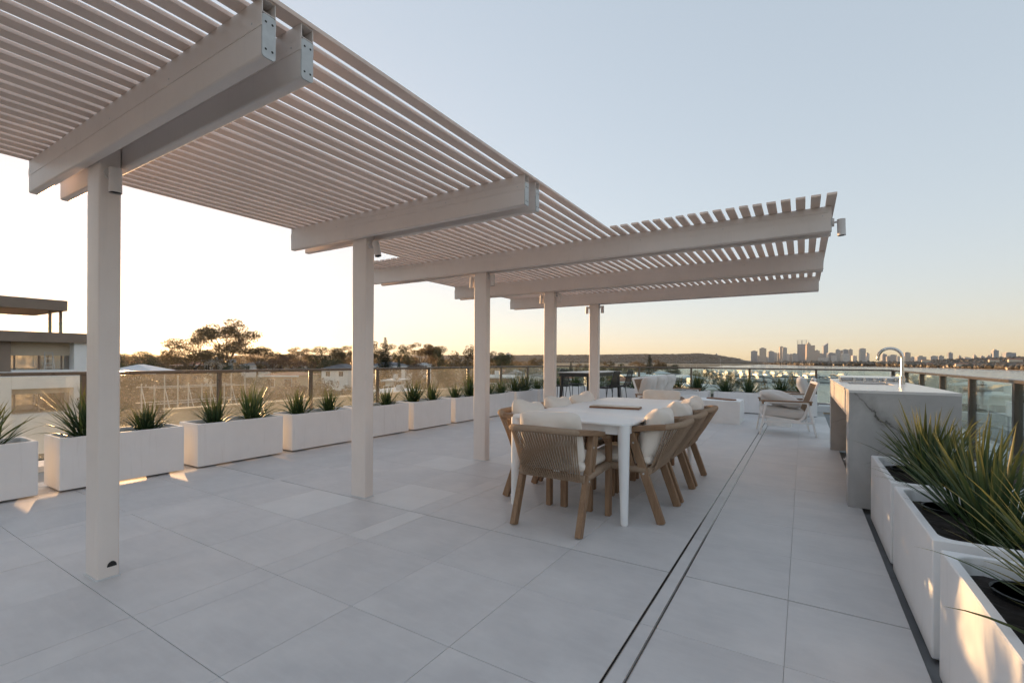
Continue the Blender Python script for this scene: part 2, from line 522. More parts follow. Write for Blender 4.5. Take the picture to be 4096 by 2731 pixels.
# ------------------------------------------------------------------ terrace floor
floor = MB().box(-7.25, -3.0, -0.45, 0.42, 14.15, -0.012).build('terrace_floor', 'grout')
tag(floor, 'grey porcelain tiled roof terrace floor', 'floor', kind='structure')
ROW0, ROWP = 0.93, 0.6083
cols = [(-0.0565, 0.42), (-0.555, -0.0575), (-1.2545, -0.642), (-1.867, -1.2565), (-2.474, -1.869), (-2.651, -2.476),
        (-3.234, -2.653), (-3.809, -3.236), (-4.398, -3.811), (-5.099, -4.502), (-5.70, -5.101), (-6.25, -5.702)]
G = 0.0012
pale = {(6, 3), (7, 2), (7, 5), (5, 2), (6, 6)}
_tile_mesh = {}
def tile(x0, x1, y0, y1, mat='porcelain_tile'):
    w, h = round(x1 - x0, 4), round(y1 - y0, 4)
    key = (w, h, mat)
    if key not in _tile_mesh:
        b = 0.0012
        m = MB()
        a, c = w / 2, h / 2
        v = [(-a, -c, -0.012), (a, -c, -0.012), (a, c, -0.012), (-a, c, -0.012),
             (-a, -c, -b), (a, -c, -b), (a, c, -b), (-a, c, -b),
             (-a + b, -c + b, 0), (a - b, -c + b, 0), (a - b, c - b, 0), (-a + b, c - b, 0)]
        f = [(8, 9, 10, 11)]
        for i in range(4):
            j = (i + 1) % 4
            f += [(i, j, 4 + j, 4 + i), (4 + i, 4 + j, 8 + j, 8 + i)]
        m.add(v, f)
        me = m.mesh('tile')
        me.materials.append(M[mat])
        _tile_mesh[key] = me
    o = bpy.data.objects.new('tile', _tile_mesh[key])
    link(o, floor)
    o.location = ((x0 + x1) / 2, (y0 + y1) / 2, random.uniform(-0.0004, 0.0004))
    return o
for k in range(-2, 19):
    y0, y1 = ROW0 + ROWP * k, ROW0 + ROWP * (k + 1)
    ya = y0 + (0.0045 if k == 3 else G)
    yb = y1 - (0.0045 if k == 2 else G)
    for ci, (x0, x1) in enumerate(cols):
        tile(x0, x1, ya, yb, 'pale_tile' if (ci, k) in pale else 'porcelain_tile')
    if k % 2 == 0:
        yc = ROW0 + ROWP * (k + 2) if k + 2 <= 19 else y1
        tile(-0.6315, -0.5645, y0 + G, min(yc, 12.47) - G)
        tile(-4.4985, -4.4015, y0 + G, min(yc, 12.47) - G)
MB().box(-6.2, 2.7515, -0.0118, 0.42, 2.7585, -0.003).build('movement_joint', 'sealant', floor)
dr = MB()
for x in (-0.6412, -0.6302, -0.5662, -0.5556):
    dr.box(x - 0.0011, -0.29, -0.0115, x + 0.0011, 12.4, 0.0012)
dr.build('drain_edge', 'steel', floor)
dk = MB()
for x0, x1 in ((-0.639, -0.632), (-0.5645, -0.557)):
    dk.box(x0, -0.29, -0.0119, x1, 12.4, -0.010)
dk.build('drain_slot', 'hole_shade', floor)  # black strips painting the shade down in the slots

gut = MB().box(0.4205, -3.0, -0.45, 1.15, 13.7, -0.045).build('gutter_strip', 'gutter_grey')
tag(gut, 'dark grey waterproofed gutter beside the tiles', 'gutter', kind='structure')
# building edge: ledge and kerbs the balustrades stand on
led = MB()
led.box(1.151, -3.0, -0.9, 1.98, 14.2, -0.004)
led.box(1.90, -3.0, -0.0035, 1.975, 14.2, 0.012)
led.build('terrace_ledge', 'ledge_white')
tag(bpy.data.objects['terrace_ledge'], 'pale rendered ledge along the outer edge of the terrace', 'ledge', kind='structure')
kb = MB()
kb.box(-7.25, 13.72, -0.011, 1.15, 14.15, 0.14)
kb.build('back_kerb', 'ledge_white')
tag(bpy.data.objects['back_kerb'], 'white kerb under the back balustrade', 'kerb', kind='structure')
kl = MB().box(-7.25, -3.0, -0.011, -6.86, 13.719, 0.05).build('left_kerb', 'ledge_white')
tag(kl, 'low kerb under the balustrade behind the planters', 'kerb', kind='structure')

# ------------------------------------------------------------------ glass balustrades
def balustrade(name, label, a, b, posts, gmat, base_z, post_w=0.05, post_d=0.05):
    """a, b: ends on plan; posts: distances from a"""
    a, b = Vector((a[0], a[1], 0)), Vector((b[0], b[1], 0))
    d = (b - a); L = d.length; d.normalize()
    rz = math.atan2(d.y, d.x)
    t = thing(name, label, 'balustrade', (a.x, a.y, 0), rz)
    MB().box(-0.03, -0.034, 1.006, L + 0.03, 0.034, 1.044).build('top_rail', 'bronze_rail', t, bevel=0.006)
    for x in posts:
        MB().box(x - post_w / 2, -post_d / 2, base_z, x + post_w / 2, post_d / 2, 1.006).build('post', 'bronze_rail', t, bevel=0.004)
        MB().box(x - 0.06, -0.055, base_z - 0.002, x + 0.06, 0.055, base_z + 0.012).build('base_plate', 'bronze_rail', t, bevel=0.002)
    ends = [0.0] + list(posts) + [L]
    ends = sorted(set(round(e, 3) for e in ends))
    for x0, x1 in zip(ends[:-1], ends[1:]):
        if x1 - x0 < 0.25: continue
        MB().box(x0 + post_w / 2 + 0.006, -0.005, base_z + 0.06, x1 - post_w / 2 - 0.006, 0.005, 0.998).build('glass_pane', gmat, t)
    return t
balustrade('glass_balustrade', 'bronze railed glass balustrade behind the row of planters facing the sunset', (-7.0, 13.985), (-7.0, -1.5),
           [0.04] + [13.985 - y for y in (12.19, 10.73, 9.26, 7.82, 6.36, 4.91, 3.46, 1.99, 0.53, -0.93)], 'glass_dusty', 0.05)
balustrade('glass_balustrade', 'dark railed glass balustrade across the back of the terrace above the marina', (-6.965, 13.985), (1.75, 13.985),
           [x + 6.965 for x in (-5.66, -4.177, -2.69, -1.209, 0.278)], 'glass_clear', 0.14)
balustrade('glass_balustrade', 'glass balustrade with pale lit top rail beside the stone bench and water', (1.788, 14.02), (1.788, -1.5),
           [0.04] + [14.02 - y for y in (12.32, 10.862, 9.414, 7.963, 6.504, 5.05, 3.6, 2.1, 0.6)], 'glass_clear', 0.012, 0.055, 0.075)
# ------------------------------------------------------------------ pergola
perg = thing('pergola', 'long beige slatted metal pergola on square posts over the terrace', 'pergola', (-3.3, 0.93, 0))
PX, PY = -3.3, 0.93
ZB, ZT = 2.25, 2.455
BEAM_Y = [-0.885, 0.925, 2.735, 4.545, 6.352, 8.155]
def rr_section(w, h, r, n=4):
    """rounded rectangle, w along y, h along z"""
    pts = []
    for cx, cz, a0 in ((w / 2 - r, h / 2 - r, 0), (-w / 2 + r, h / 2 - r, 90), (-w / 2 + r, -h / 2 + r, 180), (w / 2 - r, -h / 2 + r, 270)):
        for i in range(n + 1):
            a = rad(a0 + 90 * i / n)
            pts.append((cx + r * math.cos(a), cz + r * math.sin(a)))
    return pts
def extrude_x(sec, x0, x1, y, z, caps=True):
    m = MB(); n = len(sec)
    v = [(x0, y + a, z + b) for a, b in sec] + [(x1, y + a, z + b) for a, b in sec]
    f = [(i, n + i, n + (i + 1) % n, (i + 1) % n) for i in range(n)]
    if caps: f += [tuple(range(n)), tuple(range(2 * n - 1, n - 1, -1))]
    return m.add(v, f)
for i, by in enumerate(BEAM_Y):
    wide = i >= 3
    x0, x1 = (-5.10, 0.187) if wide else (-4.21, -1.60)
    # post between the two beams
    px0, px1, py0, py1 = -3.394 - PX, -3.217 - PX, by + 0.0505 - PY, by + 0.1485 - PY
    sec = rr_section(py1 - py0, px1 - px0, 0.012)
    pm = MB(); n = len(sec); cxp, cyp = (px0 + px1) / 2, (py0 + py1) / 2
    vs = [(cxp + b, cyp + a, z) for z in (0.004, 2.40) for a, b in sec]
    pm.add(vs, [(k, (k + 1) % n, n + (k + 1) % n, n + k) for k in range(n)] + [tuple(range(n - 1, -1, -1)), tuple(range(n, 2 * n))])
    post = pm.build('post', 'powder_coat', perg); soft(post, 30)
    MB().prism([(cxp + b * 1.10, cyp + a * 1.16) for a, b in sec], -0.002, 0.0065).build('sealant_bead', 'ledge_white', post)
    for j, yo in enumerate((0.0, 0.15)):
        y = by + yo + 0.025 - PY
        xs, xe = x0 - PX, x1 - PX
        bm_ = extrude_x(rr_section(0.05, 0.1535, 0.012), xs, xe - 0.004, y, ZB + 0.1535 / 2)
        beam = bm_.build('beam', 'powder_coat', perg); soft(beam, 30)
        # flashing strip along each side, a little proud
        fl = MB()
        for s in (-1, 1):
            yy = y + s * 0.0255
            fl.box(xs - 0.006, yy - 0.0012, ZB + 0.108, xe, yy + 0.0012, ZB + 0.1535)
        fl.build('flashing', 'powder_coat', beam)
        # open square tube on top
        tb = MB()
        ta, tz = 0.05, ZB + 0.155
        tb.box(xs, y - 0.025, tz, xe, y - 0.022, ZT)
        tb.box(xs, y + 0.022, tz, xe, y + 0.025, ZT)
        tb.box(xs, y - 0.0219, tz, xe, y + 0.0219, tz + 0.003)
        tb.box(xs, y - 0.0219, ZT - 0.003, xe, y + 0.0219, ZT)
        tb.build('top_tube', 'powder_coat', beam)
        if i in (1, 2):
            MB().box(xe - 0.10, y - 0.0217, tz + 0.0032, xe - 0.098, y + 0.0217, ZT - 0.0032).build('tube_shade', 'hole_shade', beam)  # black sheet as painted shade inside the open tube
        for xx, s in ((xe, 1), (xs, -1)):
            sec2 = rr_section(0.049, 0.150, 0.010)
            ep = extrude_x(sec2, xx - 0.004 if s > 0 else xx - 0.005, xx + 0.0015 if s > 0 else xx - 0.0005, y, ZB + 0.0765)
            plate = ep.build('end_plate', 'galvanised', beam)
            if i < 3 and s > 0:
                for dy, dz in ((-0.012, 0.03), (0.012, 0.03), (-0.012, 0.125), (0.012, 0.125)):
                    hole = MB()
                    ring = [(xx + 0.0022, y + dy + 0.0042 * math.cos(a), ZB + dz + 0.0042 * math.sin(a)) for a in [k * math.pi / 5 for k in range(10)]]
                    hole.add(ring, [tuple(range(10))]).build('screw_hole', 'hole_shade', plate)  # flat black disc painted for the shade in the hole
        # screws along the flashing
        nsc = 8 if wide else 5
        for k in range(nsc):
            xx = xs + 0.04 + (xe - xs - 0.1) * k / (nsc - 1)
            yy = y - 0.0272
            ring = [(xx + 0.0045 * math.cos(a), yy, ZB + 0.13 + 0.0045 * math.sin(a)) for a in [q * math.pi / 4 for q in range(8)]]
            cen = [(xx, yy - 0.0015, ZB + 0.13)]
            MB().add(ring + cen, [(q, (q + 1) % 8, 8) for q in range(8)]).build('screw', 'galvanised', beam)
# cable hole at the foot of the first post in view: a flat arch, its inner shade painted black
arch = []
for k in range(13):
    a = math.pi * k / 12
    arch.append((0.022 * math.cos(a), 0.030 * math.sin(a)))
px_face = -3.2155 - PX
v = [(px_face, 1.038 - PY + a, 0.06 + b) for a, b in arch]
MB().add(v, [tuple(range(13))]).build('cable_hole', 'hole_shade', perg)
# slats
slats = []
for k in range(18): slats.append((0.208 - 0.1 * k, 4.25, 8.66))
for k in range(26): slats.append((-1.592 - 0.1021 * k, -1.1, 8.66))
for k in range(9): slats.append((-4.242 - 0.0993 * k, 4.21, 8.66))
for xr, y0, y1 in slats:
    w = 0.065
    e = random.uniform(-0.002, 0.002)
    if y0 < 0:
        sl = MB().box(xr - w - PX + e, y0 - PY, ZT + 0.0004, xr - PX + e, 2.90 - PY, ZT + 0.0185)
        o = sl.build('slat', 'slat_paint', perg, bevel=0.0015, seg=1)
        o2 = MB().box(xr - w - PX + e, 2.903 - PY, ZT + 0.0004, xr - PX + e, y1 - PY, ZT + 0.0185).build('slat', 'slat_paint', perg, bevel=0.0015, seg=1)
    else:
        MB().box(xr - w - PX + e, y0 - PY + random.uniform(-0.006, 0.006), ZT + 0.0004, xr - PX + e, y1 - PY, ZT + 0.0185).build('slat', 'slat_paint', perg, bevel=0.0015, seg=1)

# ------------------------------------------------------------------ spot lights on the posts
def spotlight(label, loc, side, tilt, lean=0.0):
    """side: +1 mounted on the face towards +X, -1 on the opposite face"""
    t = thing('spotlight', label, 'spotlight', loc, 0.0 if side > 0 else math.pi, 'cylinder spotlights on the pergola')
    m = MB(); m.tube([(0.0, 0, 0), (0.016, 0, 0)], 0.033, 20); soft(m.build('mounting_plate', 'lamp_paint', t), 40)
    m = MB(); m.tube([(0.014, 0, 0), (0.045, 0, 0)], 0.008, 10); m.box(0.036, -0.010, -0.006, 0.056, 0.010, 0.006); m.build('bracket', 'lamp_paint', t)
    top = Vector((0.062, 0, 0.018)); ax = Vector((math.sin(tilt), math.sin(lean), -1)).normalized()
    m = MB(); m.tube([top, top + ax * 0.055, top + ax * 0.0555, top + ax * 0.0565, top + ax * 0.057, top + ax * 0.13], [0.0285, 0.0285, 0.0275, 0.0275, 0.0285, 0.0285], 24, caps=False)
    m.tube([top - ax * 0.0001, top + ax * 0.0001], 0.0285, 24)
    b = m.build('lamp_body', 'lamp_paint', t); soft(b, 40)
    m = MB(); m.tube([top + ax * 0.122, top + ax * 0.124], 0.027, 20); m.build('lens', 'dark_plastic', b)
    return t
for n, (by, tilt) in enumerate(((0.925, 0.02), (2.735, 0.28), (4.545, 0.0), (6.352, 0.0), (8.155, 0.0))):
    nm = ['first', 'second', 'third', 'fourth', 'farthest'][n]
    spotlight(f'white cylinder spotlight on the shaded face of the {nm} pergola post', (-3.2165, by + 0.10, 2.20), 1, tilt)
    if n >= 2:
        spotlight(f'white cylinder spotlight on the sunset face of the {nm} pergola post', (-3.3945, by + 0.10, 2.20), -1, 0.04)
spotlight('white cylinder spotlight on the outer end of the long beam', (0.1895, 4.57, 2.325), 1, 0.03)
# ------------------------------------------------------------------ soft shapes
def sweep(m, pts, w, t, side=(1, 0, 0)):
    """rectangular section swept along pts; w along the fixed side vector, t across it"""
    pts = [Vector(p) for p in pts]
    sd = Vector(side).normalized()
    vs, n = [], len(pts)
    for i, p in enumerate(pts):
        d = (pts[min(i + 1, n - 1)] - pts[max(i - 1, 0)]).normalized()
        u = sd.cross(d).normalized()
        for a, b in ((-1, -1), (1, -1), (1, 1), (-1, 1)):
            vs.append(p + sd * (a * w / 2) + u * (b * t / 2))
    fs = [(0, 3, 2, 1), tuple((n - 1) * 4 + k for k in range(4))]
    for i in range(n - 1):
        for k in range(4):
            k2 = (k + 1) % 4
            fs.append((i * 4 + k, i * 4 + k2, (i + 1) * 4 + k2, (i + 1) * 4 + k))
    return m.add(vs, fs)

def wrapped(m, pts, r, per=0.011, n=8, flat=1.0):
    """a rail wound round with rope: closely spaced swelling rings"""
    P = [Vector(p) for p in pts]
    L = [0.0]
    for a, b in zip(P[:-1], P[1:]): L.append(L[-1] + (b - a).length)
    k = max(4, int(L[-1] / (per / 2)))
    q, rr = [], []
    for i in range(k + 1):
        s = L[-1] * i / k
        j = max(0, min(len(P) - 2, sum(1 for x in L if x <= s) - 1))
        f = (s - L[j]) / max(1e-6, L[j + 1] - L[j])
        q.append(P[j].lerp(P[j + 1], f))
        rr.append(r * (1.0 if i % 2 == 0 else 0.93))
    return m.tube(q, rr, n, True, flat)

def bez(p0, p1, p2, n=8):
    p0, p1, p2 = Vector(p0), Vector(p1), Vector(p2)
    return [p0 * (1 - t) ** 2 + p1 * 2 * t * (1 - t) + p2 * t * t for t in [i / n for i in range(n + 1)]]

def cushion_mesh(name, w, h, t, seed=0, dip=0.0, puff=2.6, wr=0.012, n=22, sag=0.0, sharp=0.18):
    """scatter cushion in the xz plane, thickness along y; dip presses the middle of the top edge down"""
    rg = np.random.default_rng(seed)
    u = np.linspace(-1, 1, n + 1)
    U, V = np.meshgrid(u, u, indexing='ij')
    # squeeze sampling towards the rim
    U = np.sign(U) * (1 - (1 - np.abs(U)) ** 1.25); V = np.sign(V) * (1 - (1 - np.abs(V)) ** 1.25)
    prof = np.clip((1 - np.abs(U) ** puff) * (1 - np.abs(V) ** puff), 0, 1) ** 0.5
    pinch = 1 - 0.07 * (1 - np.abs(U) ** 2) * np.abs(V) ** 6 - 0.0 * U
    X = U * (w / 2) * (1 - 0.05 * np.abs(U) ** 6 * (1 - V ** 2))
    Z = V * (h / 2) * pinch * (1 - 0.07 * np.abs(U) ** 5)
    X = X * (1 - 0.07 * np.abs(V) ** 5)
    top = np.clip((V + 0.2) / 1.2, 0, 1) ** 1.5
    Z = Z - dip * np.exp(-(U / 0.5) ** 2) * top - 0.018 * np.abs(U) ** 5 * np.abs(V) ** 5 * np.sign(V)
    wrinkle = np.zeros_like(U)
    for _ in range(7):
        a = rg.uniform(-1.2, 1.2); f = rg.uniform(3, 9); ph = rg.uniform(0, 6.28); c0, c1 = rg.uniform(-0.9, 0.9, 2)
        env = np.exp(-(((U - c0) ** 2 + (V - c1) ** 2) / 0.35))
        wrinkle += env * np.sin((U * math.cos(a) + V * math.sin(a)) * f + ph)
    edge = (np.abs(U) ** 8 + np.abs(V) ** 8)
    tw = sharp * np.sin(np.arctan2(V, U) * 9 + seed) * edge * 0.06
    Yf = t / 2 * prof + wr * wrinkle * prof + tw * t
    Yb = -t / 2 * prof + wr * wrinkle[::-1] * prof + tw * t
    if dip:
        fold = np.exp(-(U / 0.28) ** 2) * top * np.clip(1 - V ** 8, 0, 1)
        Yf = Yf + 0.25 * t * fold * (1 - 0.6 * np.abs(V)); Yb = Yb - 0.25 * t * fold * (1 - 0.6 * np.abs(V))
    N = n + 1
    vf = np.stack([X, Yf, Z], -1).reshape(-1, 3); vb = np.stack([X, Yb, Z], -1).reshape(-1, 3)
    idx = np.arange(N * N).reshape(N, N)
    f1 = np.stack([idx[:-1, :-1], idx[1:, :-1], idx[1:, 1:], idx[:-1, 1:]], -1).reshape(-1, 4)
    f2 = f1[:, ::-1] + N * N
    me = bpy.data.meshes.new(name)
    me.from_pydata(np.concatenate([vf, vb]).tolist(), [], np.concatenate([f1[:, ::-1], f2[:, ::-1]]).tolist())
    bm = bmesh.new(); bm.from_mesh(me)
    bmesh.ops.remove_doubles(bm, verts=bm.verts, dist=1e-5)
    bmesh.ops.recalc_face_normals(bm, faces=bm.faces)
    bm.to_mesh(me); bm.free()
    me.polygons.foreach_set('use_smooth', [True] * len(me.polygons))
    return me

def pad_mesh(name, w, d, h, seed=0, wr=0.006, n=16, crown=0.02):
    """boxed seat pad lying flat: rounded box with softly crowned top, origin at its base"""
    bm = bmesh.new()
    bmesh.ops.create_cube(bm, size=1.0)
    bmesh.ops.bevel(bm, geom=list(bm.edges), offset=0.02, segments=1, affect='EDGES') if False else None
    bmesh.ops.subdivide_edges(bm, edges=list(bm.edges), cuts=n, use_grid_fill=True)
    rg = np.random.default_rng(seed)
    ks = [(rg.uniform(-9, 9), rg.uniform(-9, 9), rg.uniform(0, 6)) for _ in range(6)]
    r = min(h * 0.42, 0.06)
    for v in bm.verts:
        x, y, z = v.co
        p = Vector((x * w, y * d, z * h))
        q = Vector((max(-w / 2 + r, min(w / 2 - r, p.x)), max(-d / 2 + r, min(d / 2 - r, p.y)), max(-h / 2 + r, min(h / 2 - r, p.z))))
        dd = p - q
        if dd.length > 1e-6: p = q + dd.normalized() * r
        bul = (1 - (2 * x) ** 2) * (1 - (2 * y) ** 2)
        wv = sum(math.sin(a * x + b * y + c) for a, b, c in ks) / 6
        if z > 0: p.z += crown * bul
        p.z += wr * wv * (0.4 + z)
        p.x += (0.012 * (1 - (2 * z) ** 2)) * (1 if x > 0 else -1) * abs(2 * x) ** 4
        v.co = (p.x, p.y, p.z + h / 2)
    me = bpy.data.meshes.new(name)
    bm.to_mesh(me); bm.free()
    me.polygons.foreach_set('use_smooth', [True] * len(me.polygons))
    return me

# ------------------------------------------------------------------ dining chairs
def make_chair():
    t = thing('dining_chair', 'x', 'chair', group='rope backed dining chairs')
    hw = 0.257
    for s in (-1, 1):
        x = s * hw
        m = MB(); sweep(m, [(x, -0.285, 0.0), (x, -0.045, 0.668)], 0.042, 0.06)
        leg = m.build('leg', 'teak', t, bevel=0.006)
        m = MB()
        for py, pz in ((-0.155, 0.36), (-0.075, 0.585)):
            m.tube([(x + s * 0.0205, py, pz), (x + s * 0.0232, py, pz)], 0.008, 10)
        m.build('bolt', 'galvanised', leg)
        m = MB(); sweep(m, [(x, -0.075, 0.36), (x, 0.005, 0.655)], 0.036, 0.045); m.build('brace', 'teak', leg, bevel=0.004)
        m = MB(); pts = [(x, 0.285, 0.0), (x, 0.285, 0.5)] + bez((x, 0.285, 0.50), (x, 0.285, 0.612), (x, 0.20, 0.628), 6)[1:]
        sweep(m, pts, 0.042, 0.055); m.build('leg', 'teak', t, bevel=0.006)
        # timber arm running back and curving in behind
        m = MB()
        pts = [(x, 0.20, 0.640), (x, 0.0, 0.676), (x, -0.12, 0.694)] + bez((x, -0.12, 0.694), (x * 0.99, -0.24, 0.710), (x * 0.955, -0.315, 0.716), 4)[1:]
        q = [Vector(p) for p in pts]
        vs, fs = [], []
        for i, p in enumerate(q):
            d = (q[min(i + 1, len(q) - 1)] - q[max(i - 1, 0)]).normalized()
            sd = Vector((d.y, -d.x, 0)).normalized()
            for a, b in ((-1, -1), (1, -1), (1, 1), (-1, 1)):
                vs.append(p + sd * (a * 0.026) + Vector((0, 0, b * 0.021)))
        fs = [(0, 1, 2, 3), tuple((len(q) - 1) * 4 + k for k in (3, 2, 1, 0))]
        for i in range(len(q) - 1):
            for k in range(4):
                fs.append((i * 4 + k, (i + 1) * 4 + k, (i + 1) * 4 + (k + 1) % 4, i * 4 + (k + 1) % 4))
        arm = m.add(vs, fs).build('arm', 'teak_y', t, bevel=0.006)
        m = MB(); wrapped(m, [(x, 0.235, 0.624), (x, 0.175, 0.642)], 0.034, 0.008, 8, 0.8); m.build('rope_wrap', 'rope_tan', arm)
        m = MB(); wrapped(m, [(x, 0.262, 0.397), (x, -0.17, 0.385)], 0.029, 0.009, 8, 1.0); soft(m.build('seat_rail', 'rope_tan', t), 60)
    # wound top rail round the back
    rail = bez((-hw * 0.955, -0.305, 0.716), (-hw * 0.90, -0.405, 0.730), (-0.10, -0.412, 0.733), 6) + [Vector((0.0, -0.414, 0.734))]
    rail = rail + [Vector((-p.x, p.y, p.z)) for p in rail[-2::-1]]
    m = MB(); wrapped(m, rail, 0.030, 0.0095, 10, 0.85); soft(m.build('top_rail', 'rope_tan', t), 60)
    for y0, z0 in ((0.262, 0.397), (-0.185, 0.378)):
        m = MB(); wrapped(m, [(-hw, y0, z0), (hw, y0, z0)], 0.029, 0.0095, 8); soft(m.build('seat_rail', 'rope_tan', t), 60)
    # rope strands from the top rail to the seat rail, two crossing layers
    m = MB()
    n = 27
    R = [Vector(p) for p in rail]
    Ls = [0.0]
    for a, b in zip(R[:-1], R[1:]): Ls.append(Ls[-1] + (b - a).length)
    def rail_at(f):
        s = Ls[-1] * f
        for j in range(len(R) - 1):
            if Ls[j + 1] >= s - 1e-9:
                return R[j].lerp(R[j + 1], (s - Ls[j]) / max(1e-9, Ls[j + 1] - Ls[j]))
        return R[-1]
    for k in range(n):
        f = (k + 0.5) / n
        for layer, off in ((0, 0.012), (1, -0.012)):
            a = rail_at(f) + Vector((0, -0.022 + 0.03 * layer, -0.012))
            xb = (-hw + 0.02) + (2 * hw - 0.04) * f + off * 0.9
            b = Vector((xb, -0.212 + 0.030 * layer, 0.365))
            mid = a.lerp(b, 0.55) + Vector((0, -0.006, 0.0))
            m.tube([a, mid, b], 0.0042, 5, False)
    o = m.build('rope_back', 'rope_tan', t, smooth=True); o['kind'] = 'stuff'
    # cushions
    seat = obj('seat_cushion', pad_mesh('seat_cushion', 0.47, 0.47, 0.085, 3), 'cushion_cream', t)
    seat.location = (0, 0.035, 0.412)
    return t
chair0 = make_chair()
def place_chair(x, y, rz, label, seed, dip, lean=0.0, first=[True]):
    if first[0]: t = chair0; first[0] = False
    else: t = copy_tree(chair0)
    t.location = (x, y, 0); t.rotation_euler = (0, 0, rz); t['label'] = label
    for c in list(t.children):
        if c.name.startswith('back_cushion'): bpy.data.objects.remove(c)
    me = cushion_mesh('back_cushion', 0.49, 0.44, 0.20, seed, dip * 0.38, 2.9, wr=0.014)
    b = obj('back_cushion', me, 'cushion_cream', t)
    b.location = (lean, -0.18, 0.638)
    b.rotation_euler = (rad(17), rad(random.uniform(-1, 1) if dip < 0.02 else random.choice((-1, 1)) * random.uniform(3, 8)), rad(random.uniform(-4, 4)))
    return t
H = math.pi / 2
CH = [(-1.54, 3.225, 0.0, 'teak rope chair at the near end of the white table, back to the camera', 21, 0.008),
      (-1.165, 3.785, H, 'nearest of the three teak rope chairs on the drain side of the white table', 22, 0.085),
      (-1.165, 4.41, H, 'middle teak rope chair on the drain side of the white table', 23, 0.075),
      (-1.165, 5.03, H, 'teak rope chair on the drain side of the white table, by the coffee table', 24, 0.05),
      (-1.955, 3.785, -H, 'nearest teak rope chair on the planter side of the white table', 25, 0.09),
      (-1.955, 4.41, -H, 'middle teak rope chair on the planter side of the white table', 26, 0.08),
      (-1.955, 5.03, -H, 'teak rope chair on the planter side of the white table, toward the bar table', 27, 0.07),
      (-1.54, 5.90, math.pi, 'teak rope chair at the far end of the white table, facing the camera', 28, 0.012)]
for x, y, rz, lab, sd, dp in CH:
    # chairs on the drain side face the table (-X), those on the planter side face +X
    place_chair(x, y, rz, lab, sd, dp)

# ------------------------------------------------------------------ dining table
tb = thing('dining_table', 'white slatted metal dining table with tapered round legs', 'table', (-1.575, 4.53, 0))
TX, TY = 0.515, 1.225
slw = (2 * TY) / 24.0
# outline with clipped corners, slats laid across the width
for k in range(24):
    y0, y1 = -TY + k * slw + 0.0022, -TY + (k + 1) * slw - 0.0022
    in0, in1 = [max(0.0, 0.045 - 0.6 * (TY - abs(y))) * 1.2 for y in (y0, y1)]
    poly = [(-TX + in0, y0), (TX - in0, y0), (TX - in1, y1), (-TX + in1, y1)]
    MB().prism(poly, 0.729, 0.744).build('slat', 'table_white', tb, bevel=0.0012, seg=1)
fr = MB()
fr.box(-TX + 0.04, -TY + 0.06, 0.655, TX - 0.04, -TY + 0.082, 0.7285); fr.box(-TX + 0.04, TY - 0.082, 0.655, TX - 0.04, TY - 0.06, 0.7285)
fr.box(-TX + 0.04, -TY + 0.0825, 0.655, -TX + 0.062, TY - 0.0825, 0.7285); fr.box(TX - 0.062, -TY + 0.0825, 0.655, TX - 0.04, TY - 0.0825, 0.7285)
for y in (-0.6, 0.0, 0.6): fr.box(-TX + 0.0625, y - 0.02, 0.69, TX - 0.0625, y + 0.02, 0.7285)
fr.build('apron', 'table_white', tb)
for sx in (-1, 1):
    for sy in (-1, 1):
        x, y = sx * (TX - 0.055), sy * (TY - 0.06)
        m = MB(); m.tube([(x + sx * 0.012, y + sy * 0.012, 0.008), (x, y, 0.55), (x, y, 0.728)], [0.026, 0.042, 0.044], 24)
        leg = m.build('leg', 'table_white', tb); soft(leg, 40)
        m = MB(); m.tube([(x + sx * 0.012, y + sy * 0.012, 0.0), (x + sx * 0.012, y + sy * 0.012, 0.0085)], 0.021, 16); m.build('foot', 'frame_white', leg)
bd = thing('serving_board', 'pale timber and marble serving board lying on the white dining table', 'serving board', (-1.55, 4.42, 0.7445), rad(8))
MB().box(-0.24, -0.085, 0.0, 0.24, 0.085, 0.017).build('board', 'walnut_x', bd, bevel=0.005)
MB().box(-0.232, -0.077, 0.0171, 0.232, 0.077, 0.021).build('marble_face', 'marble_board', bd, bevel=0.001)

# ------------------------------------------------------------------ coffee table, low table
ct = MB()
def rough_block(name, label, cat, x0, y0, x1, y1, h):
    bm = bmesh.new()
    bmesh.ops.create_cube(bm, size=1.0)
    bmesh.ops.subdivide_edges(bm, edges=list(bm.edges), cuts=26, use_grid_fill=True)
    import mathutils.noise as mn
    for v in bm.verts:
        x, y, z = v.co
        p = Vector((x * (x1 - x0), y * (y1 - y0), (z + 0.5) * h))
        if abs(z) < 0.499:
            e = mn.noise(p * 9) * 0.004 + mn.noise(p * 28) * 0.004
            nrm = Vector((1 if x > 0.499 else -1 if x < -0.499 else 0, 1 if y > 0.499 else -1 if y < -0.499 else 0, 0))
            p += nrm * e
        v.co = p
    me = bpy.data.meshes.new(name); bm.to_mesh(me); bm.free()
    o = obj(name, me, 'plaster_white')
    o.location = ((x0 + x1) / 2, (y0 + y1) / 2, 0.0)
    soft(o, 50)
    return tag(o, label, cat)
rough_block('coffee_table', 'white textured plaster block coffee table between sofa and armchairs', 'coffee table', -1.86, 9.95, -1.025, 10.73, 0.436)
rough_block('side_table', 'small low white plaster block table between the two armchairs', 'side table', -0.585, 10.15, -0.175, 10.55, 0.30)
b2 = thing('serving_board', 'brown timber serving board lying on the white plaster coffee table', 'serving board', (-1.40, 10.36, 0.437), rad(-34))
m = MB(); m.prism([(-0.31, -0.09), (0.27, -0.09), (0.31, -0.05), (0.31, 0.05), (0.27, 0.09), (-0.31, 0.09)], 0.0, 0.024); m.build('board', 'walnut_x', b2, bevel=0.004)
m = MB(); m.box(-0.35, -0.02, 0.006, -0.3105, 0.02, 0.018); m.build('handle', 'walnut_x', b2, bevel=0.003)

